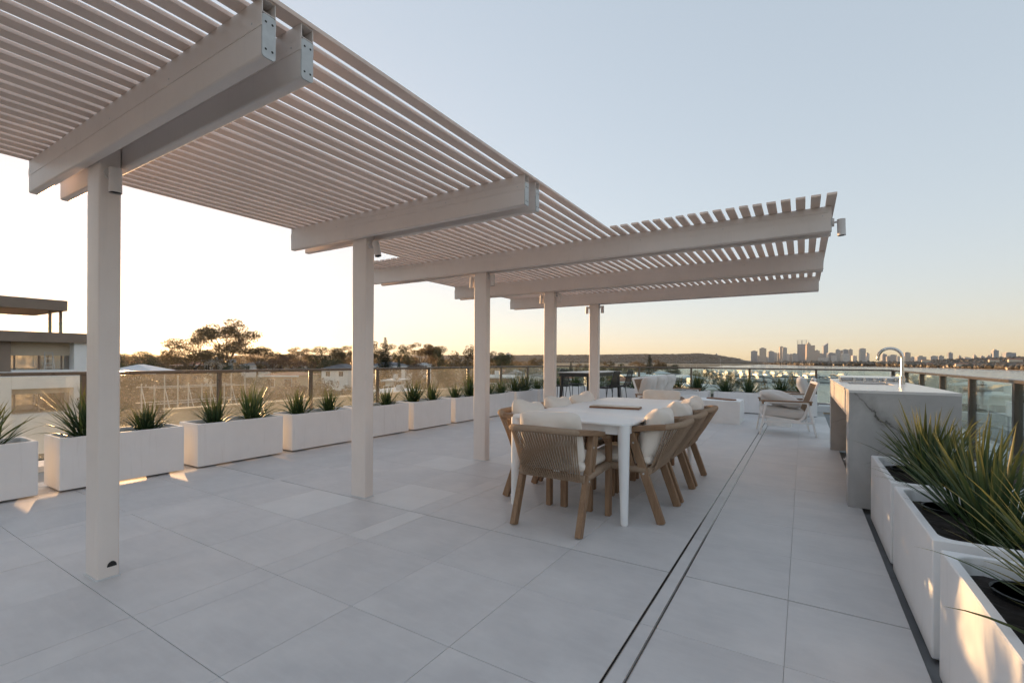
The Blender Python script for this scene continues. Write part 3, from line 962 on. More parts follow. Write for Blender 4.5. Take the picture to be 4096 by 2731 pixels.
# ------------------------------------------------------------------ lounge chairs: white frame, timber arms, rope back (local: faces -X)
def lounge(name, label, cat, loc, rz, width, n_seats, group, pillow):
    t = thing(name, label, cat, loc, rz, group)
    hw = width / 2
    for s in (-1, 1):
        y = s * hw
        m = MB(); m.bar((-0.405, y, 0.0), (-0.315, y, 0.535), 0.026, 0.04, (0, 1, 0)); m.build('leg', 'frame_white', t, bevel=0.003)
        m = MB(); m.bar((0.405, y, 0.0), (0.275, y, 0.535), 0.026, 0.04, (0, 1, 0)); m.build('leg', 'frame_white', t, bevel=0.003)
        m = MB(); m.bar((-0.37, y, 0.212), (0.36, y, 0.222), 0.024, 0.03); m.build('side_rail', 'frame_white', t, bevel=0.003)
        m = MB(); m.bar((-0.325, y, 0.540), (0.29, y, 0.540), 0.024, 0.022); arm = m.build('arm', 'frame_white', t, bevel=0.002)
        m = MB(); m.bar((-0.39, y, 0.562), (0.345, y, 0.562), 0.052, 0.021); m.box(-0.372, y - 0.016, 0.505, -0.345, y + 0.016, 0.5515); m.box(0.305, y - 0.016, 0.505, 0.335, y + 0.016, 0.5515)
        m.build('arm_top', 'teak_x', arm, bevel=0.004)
        m = MB(); sweep(m, [(-0.33, y * 0.94, 0.30), (0.12, y * 0.94, 0.245)] + bez((0.12, y * 0.94, 0.245), (0.20, y * 0.94, 0.24), (0.235, y * 0.94, 0.33), 5)[1:] + [(0.425, y * 0.94, 0.86)], 0.028, 0.034, (0, 1, 0))
        m.build('back_frame', 'frame_white', t, bevel=0.003)
    m = MB(); m.bar((0.425, -hw * 0.94, 0.86), (0.425, hw * 0.94, 0.86), 0.03, 0.04); m.build('top_rail', 'frame_white', t, bevel=0.003)
    m = MB(); m.bar((-0.345, -hw, 0.30), (-0.345, hw, 0.30), 0.03, 0.035); m.bar((0.1, -hw * 0.93, 0.246), (0.1, hw * 0.93, 0.246), 0.03, 0.03); m.build('seat_frame', 'frame_white', t, bevel=0.003)
    m = MB()
    k = int(width / 0.03)
    for i in range(k):
        y = -hw * 0.9 + 1.8 * hw * i / (k - 1)
        m.tube([(0.10, y, 0.262), (0.21, y, 0.275), (0.25, y, 0.34), (0.413, y, 0.84)], 0.0052, 5, False)
    for i in range(12):
        z = 0.36 + 0.45 * i / 11
        x = 0.247 + (z - 0.33) * 0.36
        m.tube([(x, -hw * 0.92, z), (x, hw * 0.92, z)], 0.0045, 4, False)
    o = m.build('rope_back', 'rope_tan', t, smooth=True); o['kind'] = 'stuff'
    sw = width * 0.92 / n_seats
    for i in range(n_seats):
        y = -width * 0.46 + sw * (i + 0.5)
        c = obj('seat_cushion', pad_mesh('seat_cushion', 0.64, sw * 0.985, 0.155, 40 + i + int(loc[1] * 3), 0.008, 16, 0.025), 'cushion_grey', t)
        c.location = (-0.045, y, 0.272); c.rotation_euler = (0, rad(3.5), 0)
        if pillow == 'up':
            p = obj('back_cushion', cushion_mesh('back_cushion', sw * 0.98, 0.52, 0.19, 60 + i + int(loc[1] * 7), 0.0, 3.8, 0.012), 'cushion_grey', t)
            p.location = (0.255, y, 0.665); p.rotation_euler = (rad(-20), 0, rad(90))
        else:
            p = obj('back_cushion', cushion_mesh('back_cushion', sw * 0.99, 0.66, 0.24, 66, 0.0, 2.4, 0.014), 'cushion_grey', t)
            p.location = (-0.09, y, 0.575); p.rotation_euler = Euler((rad(90 - 17), 0, rad(-90)))
    return t
lounge('armchair', 'white framed armchair with timber arms, its grey back cushion fallen flat on the seat', 'armchair', (-0.255, 9.235, 0), rad(8), 0.68, 1, 'white framed lounge armchairs', 'flat')
lounge('armchair', 'white framed armchair with upright grey cushion against the back planters', 'armchair', (-0.23, 11.38, 0), rad(4), 0.68, 1, 'white framed lounge armchairs', 'up')
lounge('sofa', 'white framed three seat sofa with grey cushions and timber arms beyond the dining table', 'sofa', (-2.42, 10.37, 0), math.pi, 2.72, 3, None, 'up')

# ------------------------------------------------------------------ bar table and stools
bt = thing('bar_table', 'charcoal counter height table with slim square legs by the corner planters', 'table', (-4.25, 10.45, 0))
plain('bar_top', (0.33, 0.325, 0.32), 0.35, var=0.04)
MB().box(-0.375, -1.05, 0.932, 0.375, 1.05, 0.952).build('table_top', 'bar_top', bt, bevel=0.004)
m = MB(); m.box(-0.35, -1.02, 0.855, 0.35, -0.99, 0.9315); m.box(-0.35, 0.99, 0.855, 0.35, 1.02, 0.9315); m.box(-0.35, -0.9895, 0.855, -0.32, 0.9895, 0.9315); m.box(0.32, -0.9895, 0.855, 0.35, 0.9895, 0.9315)
m.build('apron', 'black_metal', bt)
for sx in (-1, 1):
    for sy in (-1, 1):
        m = MB(); m.bar((sx * 0.335, sy * 1.0, 0.0), (sx * 0.31, sy * 0.975, 0.93), 0.055, 0.055, (0, 1, 0)); m.build('leg', 'black_metal', bt, bevel=0.005)
def make_stool():
    t = thing('bar_stool', 'x', 'stool', group='black rope counter stools')
    for sx in (-1, 1):
        for sy in (-1, 1):
            m = MB(); m.tube([(sx * 0.23, sy * 0.21, 0.0), (sx * 0.17, sy * 0.15, 0.62)], 0.0085, 8); m.build('leg', 'black_metal', t, smooth=True)
    m = MB()
    for z, a in ((0.22, 0.209),): m.tube([(-a, a - 0.02, z), (a, a - 0.02, z), (a, -a + 0.02, z), (-a, -a + 0.02, z), (-a, a - 0.02, z)], 0.007, 6)
    m.build('foot_rest', 'black_metal', t, smooth=True)
    m = MB(); m.tube([(-0.2, 0.19, 0.63), (0.2, 0.19, 0.63), (0.21, -0.18, 0.62)] + bez((0.21, -0.18, 0.62), (0.21, -0.24, 0.63), (0.205, -0.27, 0.72), 4)[1:] + [(0.18, -0.33, 0.98), (-0.18, -0.33, 0.98), (-0.205, -0.27, 0.72)] + bez((-0.205, -0.27, 0.72), (-0.21, -0.24, 0.63), (-0.21, -0.18, 0.62), 4)[1:] + [(-0.2, 0.19, 0.63)], 0.010, 8)
    m.build('frame', 'black_metal', t, smooth=True)
    m = MB()
    for i in range(24):
        z = 0.66 + 0.31 * i / 23; y = -0.262 - (z - 0.66) * 0.215; w = 0.205 - (z - 0.66) * 0.07
        m.tube([(-w, y, z), (0, y - 0.02, z - 0.004), (w, y, z)], 0.0055, 5, False)
    for i in range(26):
        y = -0.20 + 0.385 * i / 25
        m.tube([(-0.205, y, 0.63), (0, y, 0.615), (0.205, y, 0.63)], 0.007, 5, False)
    o = m.build('rope_seat', 'rope_grey', t, smooth=True); o['kind'] = 'stuff'
    return t
st0 = make_stool()
for i, (x, y, rz, lab) in enumerate(((-3.72, 9.75, H, 'black rope counter stool half hidden by the farthest pergola post'), (-3.70, 10.62, H, 'black rope counter stool at the sofa side of the charcoal bar table'),
                                     (-4.78, 9.85, -H, 'black rope counter stool behind the fourth pergola post'), (-4.80, 10.75, -H, 'black rope counter stool seen through the legs of the charcoal bar table'))):
    s_ = st0 if i == 0 else copy_tree(st0)
    s_.location = (x, y, 0); s_.rotation_euler = (0, 0, rz); s_['label'] = lab

# ------------------------------------------------------------------ stone bench with sink, tap and barbecue
kt = thing('outdoor_kitchen', 'grey veined stone outdoor kitchen bench with waterfall ends', 'kitchen bench', (0.325, 4.817, 0))
L_, W_ = 3.20, 0.702
sx0, sx1, sy0, sy1 = 0.10, 0.48, 1.36, 1.86       # sink cut-out
m = MB()
m.box(0.0, 0.0, 0.951, W_, sy0, 0.972); m.box(0.0, sy1, 0.951, W_, L_, 0.972)
m.box(0.0, sy0 + 0.0, 0.951, sx0, sy1, 0.972); m.box(sx1, sy0, 0.951, W_, sy1, 0.972)
m.build('bench_top', 'stone_top', kt)
MB().box(0.0015, 0.0, 0.0, W_ - 0.0015, 0.235, 0.9505).build('end_panel', 'dolomite', kt, bevel=0.002)
MB().box(0.0015, L_ - 0.20, 0.0, W_ - 0.0015, L_, 0.9505).build('end_panel', 'dolomite', kt, bevel=0.002)
for y0, y1 in ((0.236, 0.41), (0.413, 2.185), (2.188, L_ - 0.201)):
    MB().box(0.003, y0, 0.74, 0.028, y1, 0.9503).build('apron_panel', 'dolomite_warm', kt, bevel=0.0015)
MB().box(W_ - 0.03, 0.236, -0.03, W_ - 0.003, L_ - 0.201, 0.9503).build('back_panel', 'dolomite', kt)
m = MB()
m.box(sx0 - 0.002, sy0 - 0.002, 0.77, sx1 + 0.002, sy1 + 0.002, 0.775)
for a in ((sx0 - 0.004, sy0 - 0.004, sx0 - 0.002, sy1 + 0.004), (sx1 + 0.002, sy0 - 0.004, sx1 + 0.004, sy1 + 0.004), (sx0 - 0.002, sy0 - 0.004, sx1 + 0.002, sy0 - 0.002), (sx0 - 0.002, sy1 + 0.002, sx1 + 0.002, sy1 + 0.004)):
    m.box(a[0], a[1], 0.775, a[2], a[3], 0.9505)
m.build('sink', 'steel', kt)
tap = thing('tap', 'tall brushed steel gooseneck tap on the stone bench', 'tap', (0.9, 6.45, 0.9725))
m = MB(); m.tube([(0, 0, 0), (0, 0, 0.006), (0, 0, 0.0065), (0, 0, 0.085), (0, 0, 0.09)], [0.027, 0.027, 0.0235, 0.0235, 0.018], 24); soft(m.build('base', 'steel', tap), 40)
arc = [Vector((-0.104 + 0.104 * math.cos(a), 0, 0.28 + 0.104 * math.sin(a))) for a in [math.pi * k / 18 for k in range(19)]]
m = MB(); m.tube([(0, 0, 0.085), (0, 0, 0.2)] + arc + [(-0.209, 0, 0.262), (-0.212, 0, 0.255)], 0.0155, 20); soft(m.build('spout', 'steel', tap), 50)
m = MB(); m.tube([(0, 0.02, 0.055), (0, 0.0, 0.055), (0.0, -0.05, 0.055)], 0.0165, 16); m.tube([(-0.02, -0.005, 0.06), (-0.10, -0.01, 0.082)], 0.006, 10); soft(m.build('lever', 'steel', tap), 50)
bq = thing('barbecue', 'flat lidded stainless steel barbecue set into the stone bench', 'barbecue', (0.405, 6.99, 0.9725))
MB().box(0.0, 0.0, 0.0, 0.60, 0.46, 0.012).build('body', 'steel', bq, bevel=0.003)
m = MB()
m.add([(-0.015, 0.035, 0.0125), (0.615, 0.035, 0.0125), (0.615, 0.47, 0.0125), (-0.015, 0.47, 0.0125), (-0.01, 0.02, 0.05), (0.61, 0.02, 0.05), (0.61, 0.47, 0.062), (-0.01, 0.47, 0.062)],
      [(0, 3, 2, 1), (4, 5, 6, 7), (0, 1, 5, 4), (1, 2, 6, 5), (2, 3, 7, 6), (3, 0, 4, 7)])
m.build('lid', 'steel', bq, bevel=0.005)
for k in range(4):
    x = 0.12 + 0.098 * k
    m = MB(); m.tube([(x, 0.03, 0.028), (x, -0.008, 0.026)], [0.019, 0.017], 18); soft(m.build('knob', 'steel', bq), 40)
m = MB(); m.tube([(0.51, 0.02, 0.032), (0.51, -0.005, 0.032)], 0.012, 12); m.build('knob', 'steel', bq)
gt = thing('gutter_outlet', 'small white pipe cap in the gutter under the stone bench', 'pipe', (0.47, 7.15, -0.045))
m = MB(); m.tube([(0, 0, 0), (0, 0, 0.05)], 0.035, 16); soft(m.build('cap', 'planter_white', gt), 40)
m = MB(); m.tube([(0, -0.0, 0.0505), (0, 0, 0.07)], 0.018, 12); soft(m.build('valve', 'frame_white', gt), 40)
# ------------------------------------------------------------------ planters
def planter_mesh(name, L, D, Hh, wall=0.03, r=0.05):
    """long box open at the top, inner corners rounded; x along its length, origin at base centre"""
    def rect(l, d, rr, n=5):
        p = []
        for cx, cyy, a0 in ((l / 2 - rr, d / 2 - rr, 0), (-l / 2 + rr, d / 2 - rr, 90), (-l / 2 + rr, -d / 2 + rr, 180), (l / 2 - rr, -d / 2 + rr, 270)):
            for i in range(n + 1):
                a = rad(a0 + 90 * i / n); p.append((cx + rr * math.cos(a), cyy + rr * math.sin(a)))
        return p
    rings = [(rect(L - 0.006, D - 0.006, 0.006), 0.0), (rect(L, D, 0.008), 0.004), (rect(L, D, 0.008), Hh - 0.005), (rect(L - 0.008, D - 0.008, 0.008), Hh),
             (rect(L - 2 * wall + 0.006, D - 2 * wall + 0.006, r), Hh), (rect(L - 2 * wall, D - 2 * wall, r), Hh - 0.005), (rect(L - 2 * wall - 0.01, D - 2 * wall - 0.01, r), Hh - 0.16)]
    n = len(rings[0][0])
    v = [(x, y, z) for ring, z in rings for x, y in ring]
    f = []
    for i in range(len(rings) - 1):
        for k in range(n):
            f.append((i * n + k, i * n + (k + 1) % n, (i + 1) * n + (k + 1) % n, (i + 1) * n + k))
    f.append(tuple(range(n - 1, -1, -1)))
    m = MB().add(v, f).mesh(name)
    m.materials.append(M['planter_white'])
    m.polygons.foreach_set('use_smooth', [True] * len(m.polygons))
    m.set_sharp_from_angle(angle=rad(30))
    return m
PL, PD, PH = 0.985, 0.43, 0.465
_pm = planter_mesh('planter_body', PL, PD, PH)
_pm_r = planter_mesh('planter_body', PL, PD + 0.02, 0.495, 0.034, 0.06)
import mathutils.noise as mn
def soil_mesh(L, D):
    m = MB(); nx, ny = 24, 10; v, f = [], []
    for i in range(nx + 1):
        for j in range(ny + 1):
            x, y = (i / nx - 0.5) * L, (j / ny - 0.5) * D
            v.append((x, y, mn.noise(Vector((x * 12, y * 12, 3.1))) * 0.012 + mn.noise(Vector((x * 40, y * 40, 9))) * 0.008))
    for i in range(nx):
        for j in range(ny):
            a = i * (ny + 1) + j
            f.append((a, a + ny + 1, a + ny + 2, a + 1))
    me = m.add(v, f).mesh('soil'); me.materials.append(M['soil']); return me
_soil = soil_mesh(PL - 0.07, PD - 0.065)
_foot = MB().box(-0.06, -0.12, 0.0, 0.06, 0.12, 0.0195).mesh('foot'); _foot.materials.append(M['galvanised'])
def planter(x, y, z, rz, label, group, mesh=_pm, ph=PH, zfoot=0.02):
    t = thing('planter', label, 'planter', (x, y, z), rz, group)
    b = obj('planter_body', mesh, None, t); b.location = (0, 0, zfoot)
    s = obj('soil', _soil, None, t); s.location = (0, 0, zfoot + ph - 0.065)
    for sx in (-0.33, 0.33):
        f = obj('foot', _foot, None, t); f.location = (sx, 0, 0.0)
    return t

# ------------------------------------------------------------------ strap leaved plants
def blade_arrays(n, length, spread, width, seed, base_r=0.05, droop=0.5, segs=6, tilt_bias=(0, 0), upright=1.0):
    """n arching strap leaves as (verts, faces, along)"""
    rg = np.random.default_rng(seed)
    V, Fc, A = [], [], []
    b = 0
    for k in range(n):
        az = rg.uniform(0, 2 * math.pi)
        out = rg.beta(1.3, 1.6)                     # 0 upright inner leaf, 1 outer arching leaf
        L = length * rg.uniform(0.62, 1.08) * (1.0 - 0.12 * out)
        th = rad(6 + 62 * out * spread) / upright
        r0 = base_r * math.sqrt(rg.uniform(0, 1))
        a2 = rg.uniform(0, 2 * math.pi)
        p = np.array([r0 * math.cos(a2), r0 * math.sin(a2), -0.02])
        d_az = np.array([math.cos(az) + tilt_bias[0], math.sin(az) + tilt_bias[1]]); d_az /= max(1e-6, np.linalg.norm(d_az))
        bend = droop * (0.25 + out) * rg.uniform(0.5, 1.3)
        side = np.array([-d_az[1], d_az[0], 0.0])
        tw = rg.uniform(-0.5, 0.5)
        w = width * rg.uniform(0.7, 1.2)
        for s in range(segs + 1):
            f = s / segs
            t = th + bend * f * f
            d = np.array([d_az[0] * math.sin(t), d_az[1] * math.sin(t), math.cos(t)])
            if s: p = p + d * (L / segs)
            nrm = np.cross(side, d)
            sd = side * math.cos(tw * f) + nrm * math.sin(tw * f)
            ww = w * (0.55 + 0.9 * f) if f < 0.35 else w * (0.865 + 0.135) * (1 - ((f - 0.35) / 0.65) ** 1.7)
            ww = max(ww, 0.0006)
            keel = nrm * (-0.28 * ww)
            V += [p - sd * ww / 2, p + keel * 0.6, p + sd * ww / 2]
            A += [f, f, f]
            if s:
                q = b + 3 * (s - 1)
                Fc += [(q, q + 1, q + 4, q + 3), (q + 1, q + 2, q + 5, q + 4)]
        b += 3 * (segs + 1)
    return V, Fc, A
def leaf_mesh(name, arr, mat):
    V, Fc, A = arr
    me = bpy.data.meshes.new(name)
    me.from_pydata([tuple(map(float, v)) for v in V], [], Fc)
    at = me.attributes.new('along', 'FLOAT', 'POINT')
    at.data.foreach_set('value', np.array(A, dtype=np.float32))
    me.materials.append(M[mat])
    me.polygons.foreach_set('use_smooth', [True] * len(me.polygons))
    me.update()
    return me
TUFTS = [leaf_mesh('foliage', blade_arrays(95, 0.40 + 0.03 * (i % 3), 0.95, 0.0175, 100 + i, 0.06, 0.5), 'flax_leaf') for i in range(6)]
_crown = MB().tube([(0, 0, -0.05), (0, 0, 0.03)], [0.05, 0.03], 10).mesh('crown'); _crown.materials.append(M['bark'])
def flax(x, y, z, label, i, s=1.0, group='strap leaved plants in the planters'):
    t = thing('flax_plant', label, 'plant', (x, y, z), random.uniform(0, 6.28), group)
    t.scale = (s, s, s * random.uniform(0.92, 1.1))
    o = obj('foliage', TUFTS[i % len(TUFTS)], None, t); o['kind'] = 'stuff'
    obj('root_crown', _crown, None, t)
    return t
ORD = ['first', 'second', 'third', 'fourth', 'fifth', 'sixth', 'seventh', 'eighth', 'ninth', 'tenth', 'eleventh']
ZS = 0.02 + PH - 0.055
starts = [0.31, 1.43, 2.548, 3.66, 4.78, 5.89, 7.01, 8.15, 9.26, 10.38]
for i, y0 in enumerate(starts):
    yc = y0 + PL / 2
    planter(-5.59 - PD / 2, yc, 0, math.pi / 2, f'white planter box in the sunset side row, {ORD[i]} counting from the neighbouring house', 'white planters along the sunset side')
    for k, dy in enumerate((-0.25, 0.22)):
        if i == 0 and k == 0: dy = -0.1
        yy = yc + dy + random.uniform(-0.03, 0.03)
        flax(-5.59 - PD / 2 + random.uniform(-0.03, 0.03), yy, ZS, f'spiky flax plant at the {"near" if k == 0 else "far"} end of the {ORD[i]} sunset side planter', i * 2 + k, random.uniform(0.95, 1.35))
for i in range(6):
    xc = 0.267 - PL / 2 - 1.115 * i
    planter(xc, 12.2 + PD / 2, 0, 0, f'white planter box along the back edge, {ORD[i]} counting from the stone bench side', 'white planters along the back edge')
    for k, dx in enumerate((0.24, -0.24)):
        flax(xc + dx + random.uniform(-0.04, 0.04), 12.2 + PD / 2, ZS, f'spiky flax plant at the {"bench" if k == 0 else "sunset"} end of the {ORD[i]} back edge planter', i * 2 + k + 3, random.uniform(1.1, 1.32))
# near row beside the bench
BIG = [leaf_mesh('leaf', blade_arrays(1, 0.56, 0.0, 0.026, 300 + i, 0.0, 0.35, 8), 'flax_leaf') for i in range(3)]
def single_leaf(L, th, bend, w, seed):
    rg = np.random.default_rng(seed)
    V, Fc, A = [], [], []
    p = np.zeros(3); segs = 9; tw = rg.uniform(-0.7, 0.7)
    side = np.array([0, 1.0, 0])
    for s in range(segs + 1):
        f = s / segs
        t = th + bend * f * f
        d = np.array([math.sin(t), 0, math.cos(t)])
        if s: p = p + d * (L / segs)
        nrm = np.cross(side, d)
        sd = side * math.cos(tw * f) + nrm * math.sin(tw * f)
        ww = w * (0.5 + 1.3 * f) if f < 0.35 else w * 0.955 * (1 - ((f - 0.35) / 0.65) ** 1.8)
        ww = max(ww, 0.0008)
        V += [p - sd * ww / 2, p - nrm * 0.16 * ww, p + sd * ww / 2]; A += [f] * 3
        if s:
            q = 3 * (s - 1); Fc += [(q, q + 1, q + 4, q + 3), (q + 1, q + 2, q + 5, q + 4)]
    return leaf_mesh('leaf', (V, Fc, A), 'flax_leaf')
LEAVES = []
for i in range(12):
    f = i / 11
    LEAVES.append(single_leaf(0.50 - 0.06 * f, rad(6 + 52 * f), 0.12 + 0.55 * f, 0.0185, 500 + i))
names_r = ['touching the stone bench', 'midway in the near row', 'at the bottom corner', 'hardly in view']
pots = MB()
for j, (ya, yb) in enumerate(((3.66, 4.645), (2.575, 3.56), (1.465, 2.45), (0.35, 1.335))):
    yc = (ya + yb) / 2
    planter(0.46 + (PD + 0.02) / 2, yc, -0.045, math.pi / 2, f'white planter box {names_r[j]}', 'white planters beside the stone bench', _pm_r, 0.495, 0.022)
    spots = [(0.74, yc + 0.22, 1.05), (0.72, yc - 0.20, 1.0)] if j != 2 else [(0.76, yc + 0.12, 1.05), (0.74, yc - 0.28, 1.0)]
    for k, (x, y, s) in enumerate(spots):
        t = thing('flax_plant', f'large strap leaved plant at the {"bench" if k == 0 else "camera"} end of planter {names_r[j]}', 'plant', (x, y, 0.40), random.uniform(0, 6.28), 'large strap leaved plants beside the stone bench')
        obj('root_crown', _crown, None, t)
        for q in range(92 if j < 3 else 30):
            li = min(11, int(12 * random.betavariate(1.25, 2.0)))
            lf = obj('leaf', LEAVES[li], None, t)
            a = random.uniform(0, 6.28); rr = 0.055 * math.sqrt(random.random())
            lf.location = (rr * math.cos(a), rr * math.sin(a), -0.02)
            lf.rotation_euler = (0, 0, a + random.uniform(-0.9, 0.9))
            sc = s * random.uniform(0.72, 1.12); lf.scale = (sc, sc * random.uniform(0.8, 1.25), sc)
    # the nursery pot still standing in the soil
    pt = thing('nursery_pot', f'black plastic nursery pot rim sunk in the planter {names_r[j]}', 'pot', (0.66, yc + 0.30, 0.37), 0, 'black nursery pots in the planters')
    m = MB(); m.tube([(0, 0, 0.0), (0, 0, 0.052)], [0.085, 0.10], 24, False); m.tube([(0, 0, 0.052), (0, 0, 0.058), (0, 0, 0.058), (0, 0, 0.045)], [0.10, 0.106, 0.096, 0.094], 24, False)
    soft(m.build('pot_rim', 'dark_plastic', pt), 40)
# ------------------------------------------------------------------ ground and water
WZ = -13.9
def sstep(a, b, x):
    t = max(0.0, min(1.0, (x - a) / (b - a)))
    return t * t * (3 - 2 * t)
def ground_z(x, y):
    s = 0.8 * y + x
    z = -8.0 + min(5.0, max(0.0, -x - 20) * 0.02) - 10.0 * sstep(45, 250, s)
    r = math.hypot(x, y)
    if s < 45 and r > 300: z += 6 * sstep(300, 900, r) * sstep(60, -100, s)
    return z
plain('earth', (0.10, 0.095, 0.06), 0.95, var=0.4, scale=0.05, kind='Object')
def terrain():
    # rings round the terrace, out to the horizon
    rr = [6, 12, 20, 30, 45, 60, 80, 100, 125, 150, 180, 210, 240, 270, 300, 350, 420, 520, 700, 1000, 1600, 3000, 5000, 7200]
    na = 144
    v, f = [], []
    for r in rr:
        for k in range(na):
            a = 2 * math.pi * k / na
            x, y = r * math.sin(a) - 2, r * math.cos(a) + 6
            v.append((x, y, ground_z(x, y) + mn.noise(Vector((x * 0.02, y * 0.02, 0))) * 0.6))
    for i in range(len(rr) - 1):
        for k in range(na):
            k2 = (k + 1) % na
            f.append((i * na + k, (i + 1) * na + k, (i + 1) * na + k2, i * na + k2))
    f.append(tuple(range(na)))
    o = MB().add(v, f).build('ground', 'earth', smooth=True)
    tag(o, 'suburban ground sloping down to the river', 'ground', kind='structure')
terrain()
def water_material():
    m = Mat('river_water')
    v = m.coords((1, 1, 1))
    mp = m.n('Mapping'); mp.inputs['Scale'].default_value = (0.16, 0.55, 1); mp.inputs['Rotation'].default_value = (0, 0, 0.35)
    m.l(v, mp.inputs['Vector'])
    w1 = m.noise(mp.outputs[0], 1.0, 5, 0.6)
    w2 = m.noise(v, 0.02, 3)
    nrm = m.bump(w1, 0.35, 0.55)
    rough = m.ramp(w2, [(0.35, 0.07), (0.65, 0.2)])
    m.done(m.principled((0.035, 0.055, 0.062), rough, 0, nrm, 0.5))
water_material()
v = [(-7000, -2500, 0), (7000, -2500, 0), (7000, 7400, 0), (-7000, 7400, 0)]
w = MB().add(v, [(0, 1, 2, 3)]).build('river', 'river_water')
w.location = (0, 0, WZ)
tag(w, 'broad calm river with small ripples', 'water', kind='structure')

# ------------------------------------------------------------------ far shore: hills and city bank
SH = [(900, 3100), (1400, 3300), (2050, 3700), (2500, 4500), (2850, 4560), (2953, 4500), (3020, 3900), (3100, 3180), (3250, 2500), (3400, 2430), (3510, 2400), (3700, 2090), (3900, 1820), (4096, 1605), (4400, 1345), (5200, 1100)]
HL = [(900, 40), (1400, 40), (2020, 52), (2150, 60), (2400, 72), (2560, 84), (2700, 82), (2790, 92), (2860, 78), (2920, 52), (2990, 26), (3100, 8), (3500, 8), (3640, 14), (3800, 26), (4000, 30), (4150, 30), (5200, 30)]
def interp(tab, x):
    for (a, b), (c, d) in zip(tab[:-1], tab[1:]):
        if x <= c: return b + (d - b) * max(0.0, (x - a)) / (c - a)
    return tab[-1][1]
def bearing(px):
    d = ray(px, CY_PX); n = math.hypot(d[0], d[1]); return d[0] / n, d[1] / n
plain('bush_cover', (0.070, 0.062, 0.042), 0.95, var=0.5, scale=0.03)
plain('sand_bank', (0.42, 0.31, 0.22), 0.95, var=0.2, scale=0.05)
def far_shore():
    v, f, n = [], [], 0
    pxs = list(range(900, 5201, 25))
    prof = [(0.0, -0.6), (6, 0.6), (30, 1.6), (90, 4.0), (250, None), (500, None), (900, None), (2600, None)]
    for px in pxs:
        dx, dy = bearing(px); s = interp(SH, px) + 25 * mn.noise(Vector((px * 0.013, 0, 0)))
        h = interp(HL, px)
        for off, z in prof:
            if z is None: z = 5.0 + (h - 5.0) * sstep(60, 620, off)
            r = s + off
            v.append((dx * r, dy * r, WZ + z + (mn.noise(Vector((dx * r * 0.004, dy * r * 0.004, 2))) * 6 if off > 200 else 0)))
    k = len(prof)
    for i in range(len(pxs) - 1):
        for j in range(k - 1):
            a = i * k + j
            f.append((a, a + k, a + k + 1, a + 1))
    o = MB().add(v, f).build('far_shore', 'bush_cover', smooth=True)
    o.data.materials.append(M['sand_bank'])
    idx = [1 if (q % (k - 1)) < 1 else 0 for q in range(len(o.data.polygons))]
    o.data.polygons.foreach_set('material_index', idx)
    tag(o, 'far river bank and wooded hill', 'shore', kind='structure')
far_shore()
_ico = bmesh.new(); bmesh.ops.create_icosphere(_ico, subdivisions=2, radius=1.0)
ICO_V = np.array([v.co[:] for v in _ico.verts]); ICO_F = np.array([[v.index for v in f.verts] for f in _ico.faces]); _ico.free()
_ico = bmesh.new(); bmesh.ops.create_icosphere(_ico, subdivisions=1, radius=1.0)
ICO1_V = np.array([v.co[:] for v in _ico.verts]); ICO1_F = np.array([[v.index for v in f.verts] for f in _ico.faces]); _ico.free()
def blob_mass(name, label, cat, spots, mat, fine=False):
    """many tree crowns read as one wood: spots are (x, y, z, rx, rz)"""
    bv, bf = (ICO_V, ICO_F) if fine else (ICO1_V, ICO1_F)
    n, k = len(spots), len(bv)
    sp = np.array(spots)
    rg = np.random.default_rng(len(spots))
    jit = 1 + rg.uniform(-0.28, 0.28, (n, k))
    V = bv[None, :, :] * jit[:, :, None]
    V = V * sp[:, None, [3, 3, 4]] + sp[:, None, :3]
    Fc = (ICO_F if fine else ICO1_F)[None] + (np.arange(n) * k)[:, None, None]
    me = bpy.data.meshes.new(name)
    me.from_pydata(V.reshape(-1, 3).tolist(), [], Fc.reshape(-1, 3).tolist())
    o = obj(name, me, mat)
    return tag(o, label, cat, kind='stuff')
leaf_material('far_leaf', (0.050, 0.045, 0.030), (0.105, 0.080, 0.050), None, 0.1)
sp = []
for px in np.arange(1000, 5200, 3.2):
    d = bearing(px); s = interp(SH, px); h = interp(HL, px)
    for row, off in enumerate((35, 70, 120, 190)):
        if px < 2930 and row not in (0, 2): continue
        if RNG.random() < 0.25: continue
        r = s + off + RNG.uniform(-18, 18)
        z = WZ + 1.5 + row * 1.0
        big = RNG.uniform(6, 11) * (1.25 if 3100 < px < 3650 else 0.9)
        sp.append((d[0] * r, d[1] * r, z + big * 0.62, big * RNG.uniform(0.7, 1.1), big * RNG.uniform(0.7, 0.95)))
for px in np.arange(1000, 2960, 2.4):
    d = bearing(px); s = interp(SH, px); h = interp(HL, px)
    for row in range(7):
        off = 110 + row * 85 + RNG.uniform(-40, 40)
        z = WZ + 5.0 + (h - 5.0) * sstep(60, 620, off)
        big = RNG.uniform(7, 13)
        sp.append((d[0] * (s + off), d[1] * (s + off), z + big * 0.3, big, big * 0.8))
for px in np.arange(3560, 5200, 3.0):
    d = bearing(px); s = interp(SH, px); h = interp(HL, px)
    for row in range(5):
        off = 130 + row * 90 + RNG.uniform(-40, 40)
        z = WZ + 5.0 + (h - 5.0) * sstep(60, 620, off)
        if RNG.random() < 0.35: continue
        big = RNG.uniform(5, 9)
        sp.append((d[0] * (s + off), d[1] * (s + off), z + big * 0.35, big, big * 0.9))
blob_mass('treeline', 'dark belt of trees along the far river bank and hill', 'trees', sp, 'far_leaf')

